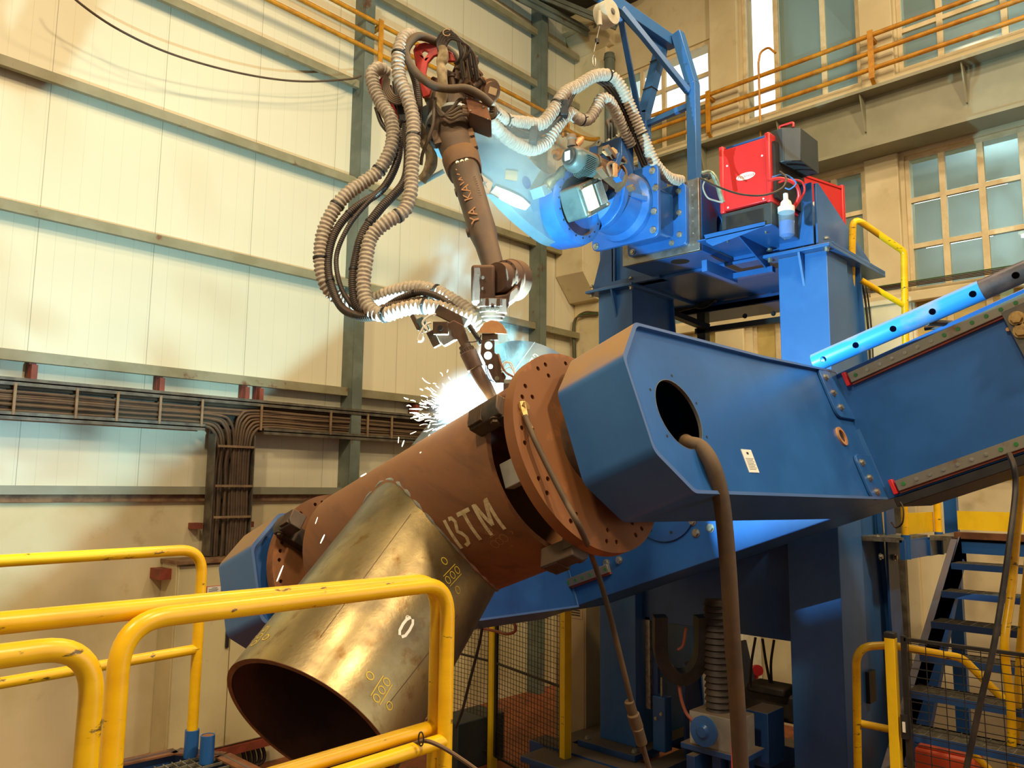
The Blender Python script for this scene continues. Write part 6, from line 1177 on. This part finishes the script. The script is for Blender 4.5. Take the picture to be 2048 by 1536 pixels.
WB = thing('white_bin', 'white rounded bin behind the orange crate', 'bin', atD(1860, 1520, 6.3)); G().cyl(atD(1862, 1560, 6.3), atD(1862, 1483, 6.3), .13, seg=28).make('body', M['wpaint2'], WB, bevel=.02)
CH = thing('wall_conduit', 'vertical perforated cable channel beside the landing', 'cable channel', atX(1806, 1150, 10.0)); q = atX(1806, 1150, 10.05); G().bx(9.95, 10.03, q.y-.06, q.y+.04, 0, 3.0).make('channel', M['tray'], CH)
for i in range(2): G().cyl((8.0, 2.02+.03*i, 0), (8.0, 2.02+.03*i, .01), .01, seg=6) and None
# column pad by the landing
G().bx(9.0, 9.08, 2.3, 2.42, 0, 3.4).make('post_behind_stairs', M['blue_clean'], label='slim blue post standing behind the left end of the landing', cat='post')
# drain patches seen on the wall under the beam: ledge
G().bx(10.06, 10.1, -6, 7.4, 3.42, 3.6).make('trim_%d' % n, M['plaster'], kind=S, bevel=.01); n += 1
t = thing('wall_cable_bundle', 'dark bundle of cables on the right wall level with the landing', 'cable bundle', (10.0, 1.5, 3.3))
for k in range(6): G().cyl((10.0, -3, 3.2+.03*k), (10.0, 2.3, 3.2+.03*k), .012, seg=8).make('cable', M['conduit'], t)
for y in (1.9, 1.2): G().bx(9.975, 9.99, y-.02, y+.02, 3.17, 3.4).make('strap', M['grey'], t)
# ================================================================ LIGHT AND CAMERA
def light(kind, name, loc, energy, color, size=.5, target=None, **kw):
    l = bpy.data.lights.new(name, kind); l.energy = energy; l.color = color
    if kind == 'AREA': l.shape = 'DISK'; l.size = size
    if kind == 'POINT': l.shadow_soft_size = size
    for k, v in kw.items(): setattr(l, k, v)
    o = bpy.data.objects.new(name, l); COL.objects.link(o); o.location = loc
    if target is not None: o.rotation_euler = (V(target)-V(loc)).to_track_quat('-Z', 'Y').to_euler()
    return o
WARM = (1, .80, .52)
light('AREA', 'high_bay_lamp', (5.5, 3.0, 10.5), 200, WARM, .7, (5.2, 3.4, 0))
light('AREA', 'high_bay_lamp', (.5, 1.0, 10.5), 240, WARM, .7, (1.5, 5, 1))
light('AREA', 'high_bay_lamp', (3.0, -4.0, 10.3), 600, WARM, .8, (4.5, 2, 2))
light('AREA', 'high_bay_lamp', (-3.5, 1.0, 10.0), 460, WARM, .8, (3.5, 4.5, 2))
light('AREA', 'high_bay_lamp', (8.0, -1.5, 10.3), 200, WARM, .7, (7.5, 0, 3))
light('POINT', 'adjoining_room_fill', (11.8, 2.2, 7.0), 90, (.9, .97, 1), .3)  # added fill, brightens the room seen through the lower panes
light('POINT', 'adjoining_room_fill', (11.8, 2.2, 9.9), 70, (.9, .97, 1), .3)  # added fill for the upper part of that room
light('POINT', 'welding_arc_light', arc_c+V((.0, -.003, .014)), 1000, (.40, .81, 1.0), .012)
w = bpy.data.worlds.new('World'); SC.world = w; w.use_nodes = True; N = w.node_tree.nodes; L = w.node_tree.links
bg = N['Background']; tc = N.new('ShaderNodeTexCoord'); sx = N.new('ShaderNodeSeparateXYZ'); L.new(tc.outputs['Generated'], sx.inputs[0])
mr = N.new('ShaderNodeMapRange'); mr.inputs[1].default_value = .3; mr.inputs[2].default_value = .42; L.new(sx.outputs[0], mr.inputs[0])
mx = N.new('ShaderNodeMix'); mx.data_type = 'RGBA'; L.new(mr.outputs[0], mx.inputs[0]); mx.inputs[6].default_value = (.27, .24, .185, 1); mx.inputs[7].default_value = (2.0, 2.1, 2.1, 1)
L.new(mx.outputs[2], bg.inputs[0]); bg.inputs[1].default_value = 1.0
cam = bpy.data.cameras.new('camera'); co = bpy.data.objects.new('camera', cam); COL.objects.link(co); cam.sensor_width = 36; cam.lens = F/2048*36; cam.clip_start = .05; cam.clip_end = 200
mtx = Matrix((CR, CU, -CF)).transposed().to_4x4(); mtx.translation = CP; co.matrix_world = mtx; SC.camera = co
SC.view_settings.view_transform = 'Standard'; SC.view_settings.look = 'None'; SC.view_settings.gamma = 1; SC.view_settings.use_curve_mapping = False; SC.view_settings.exposure = 0.0
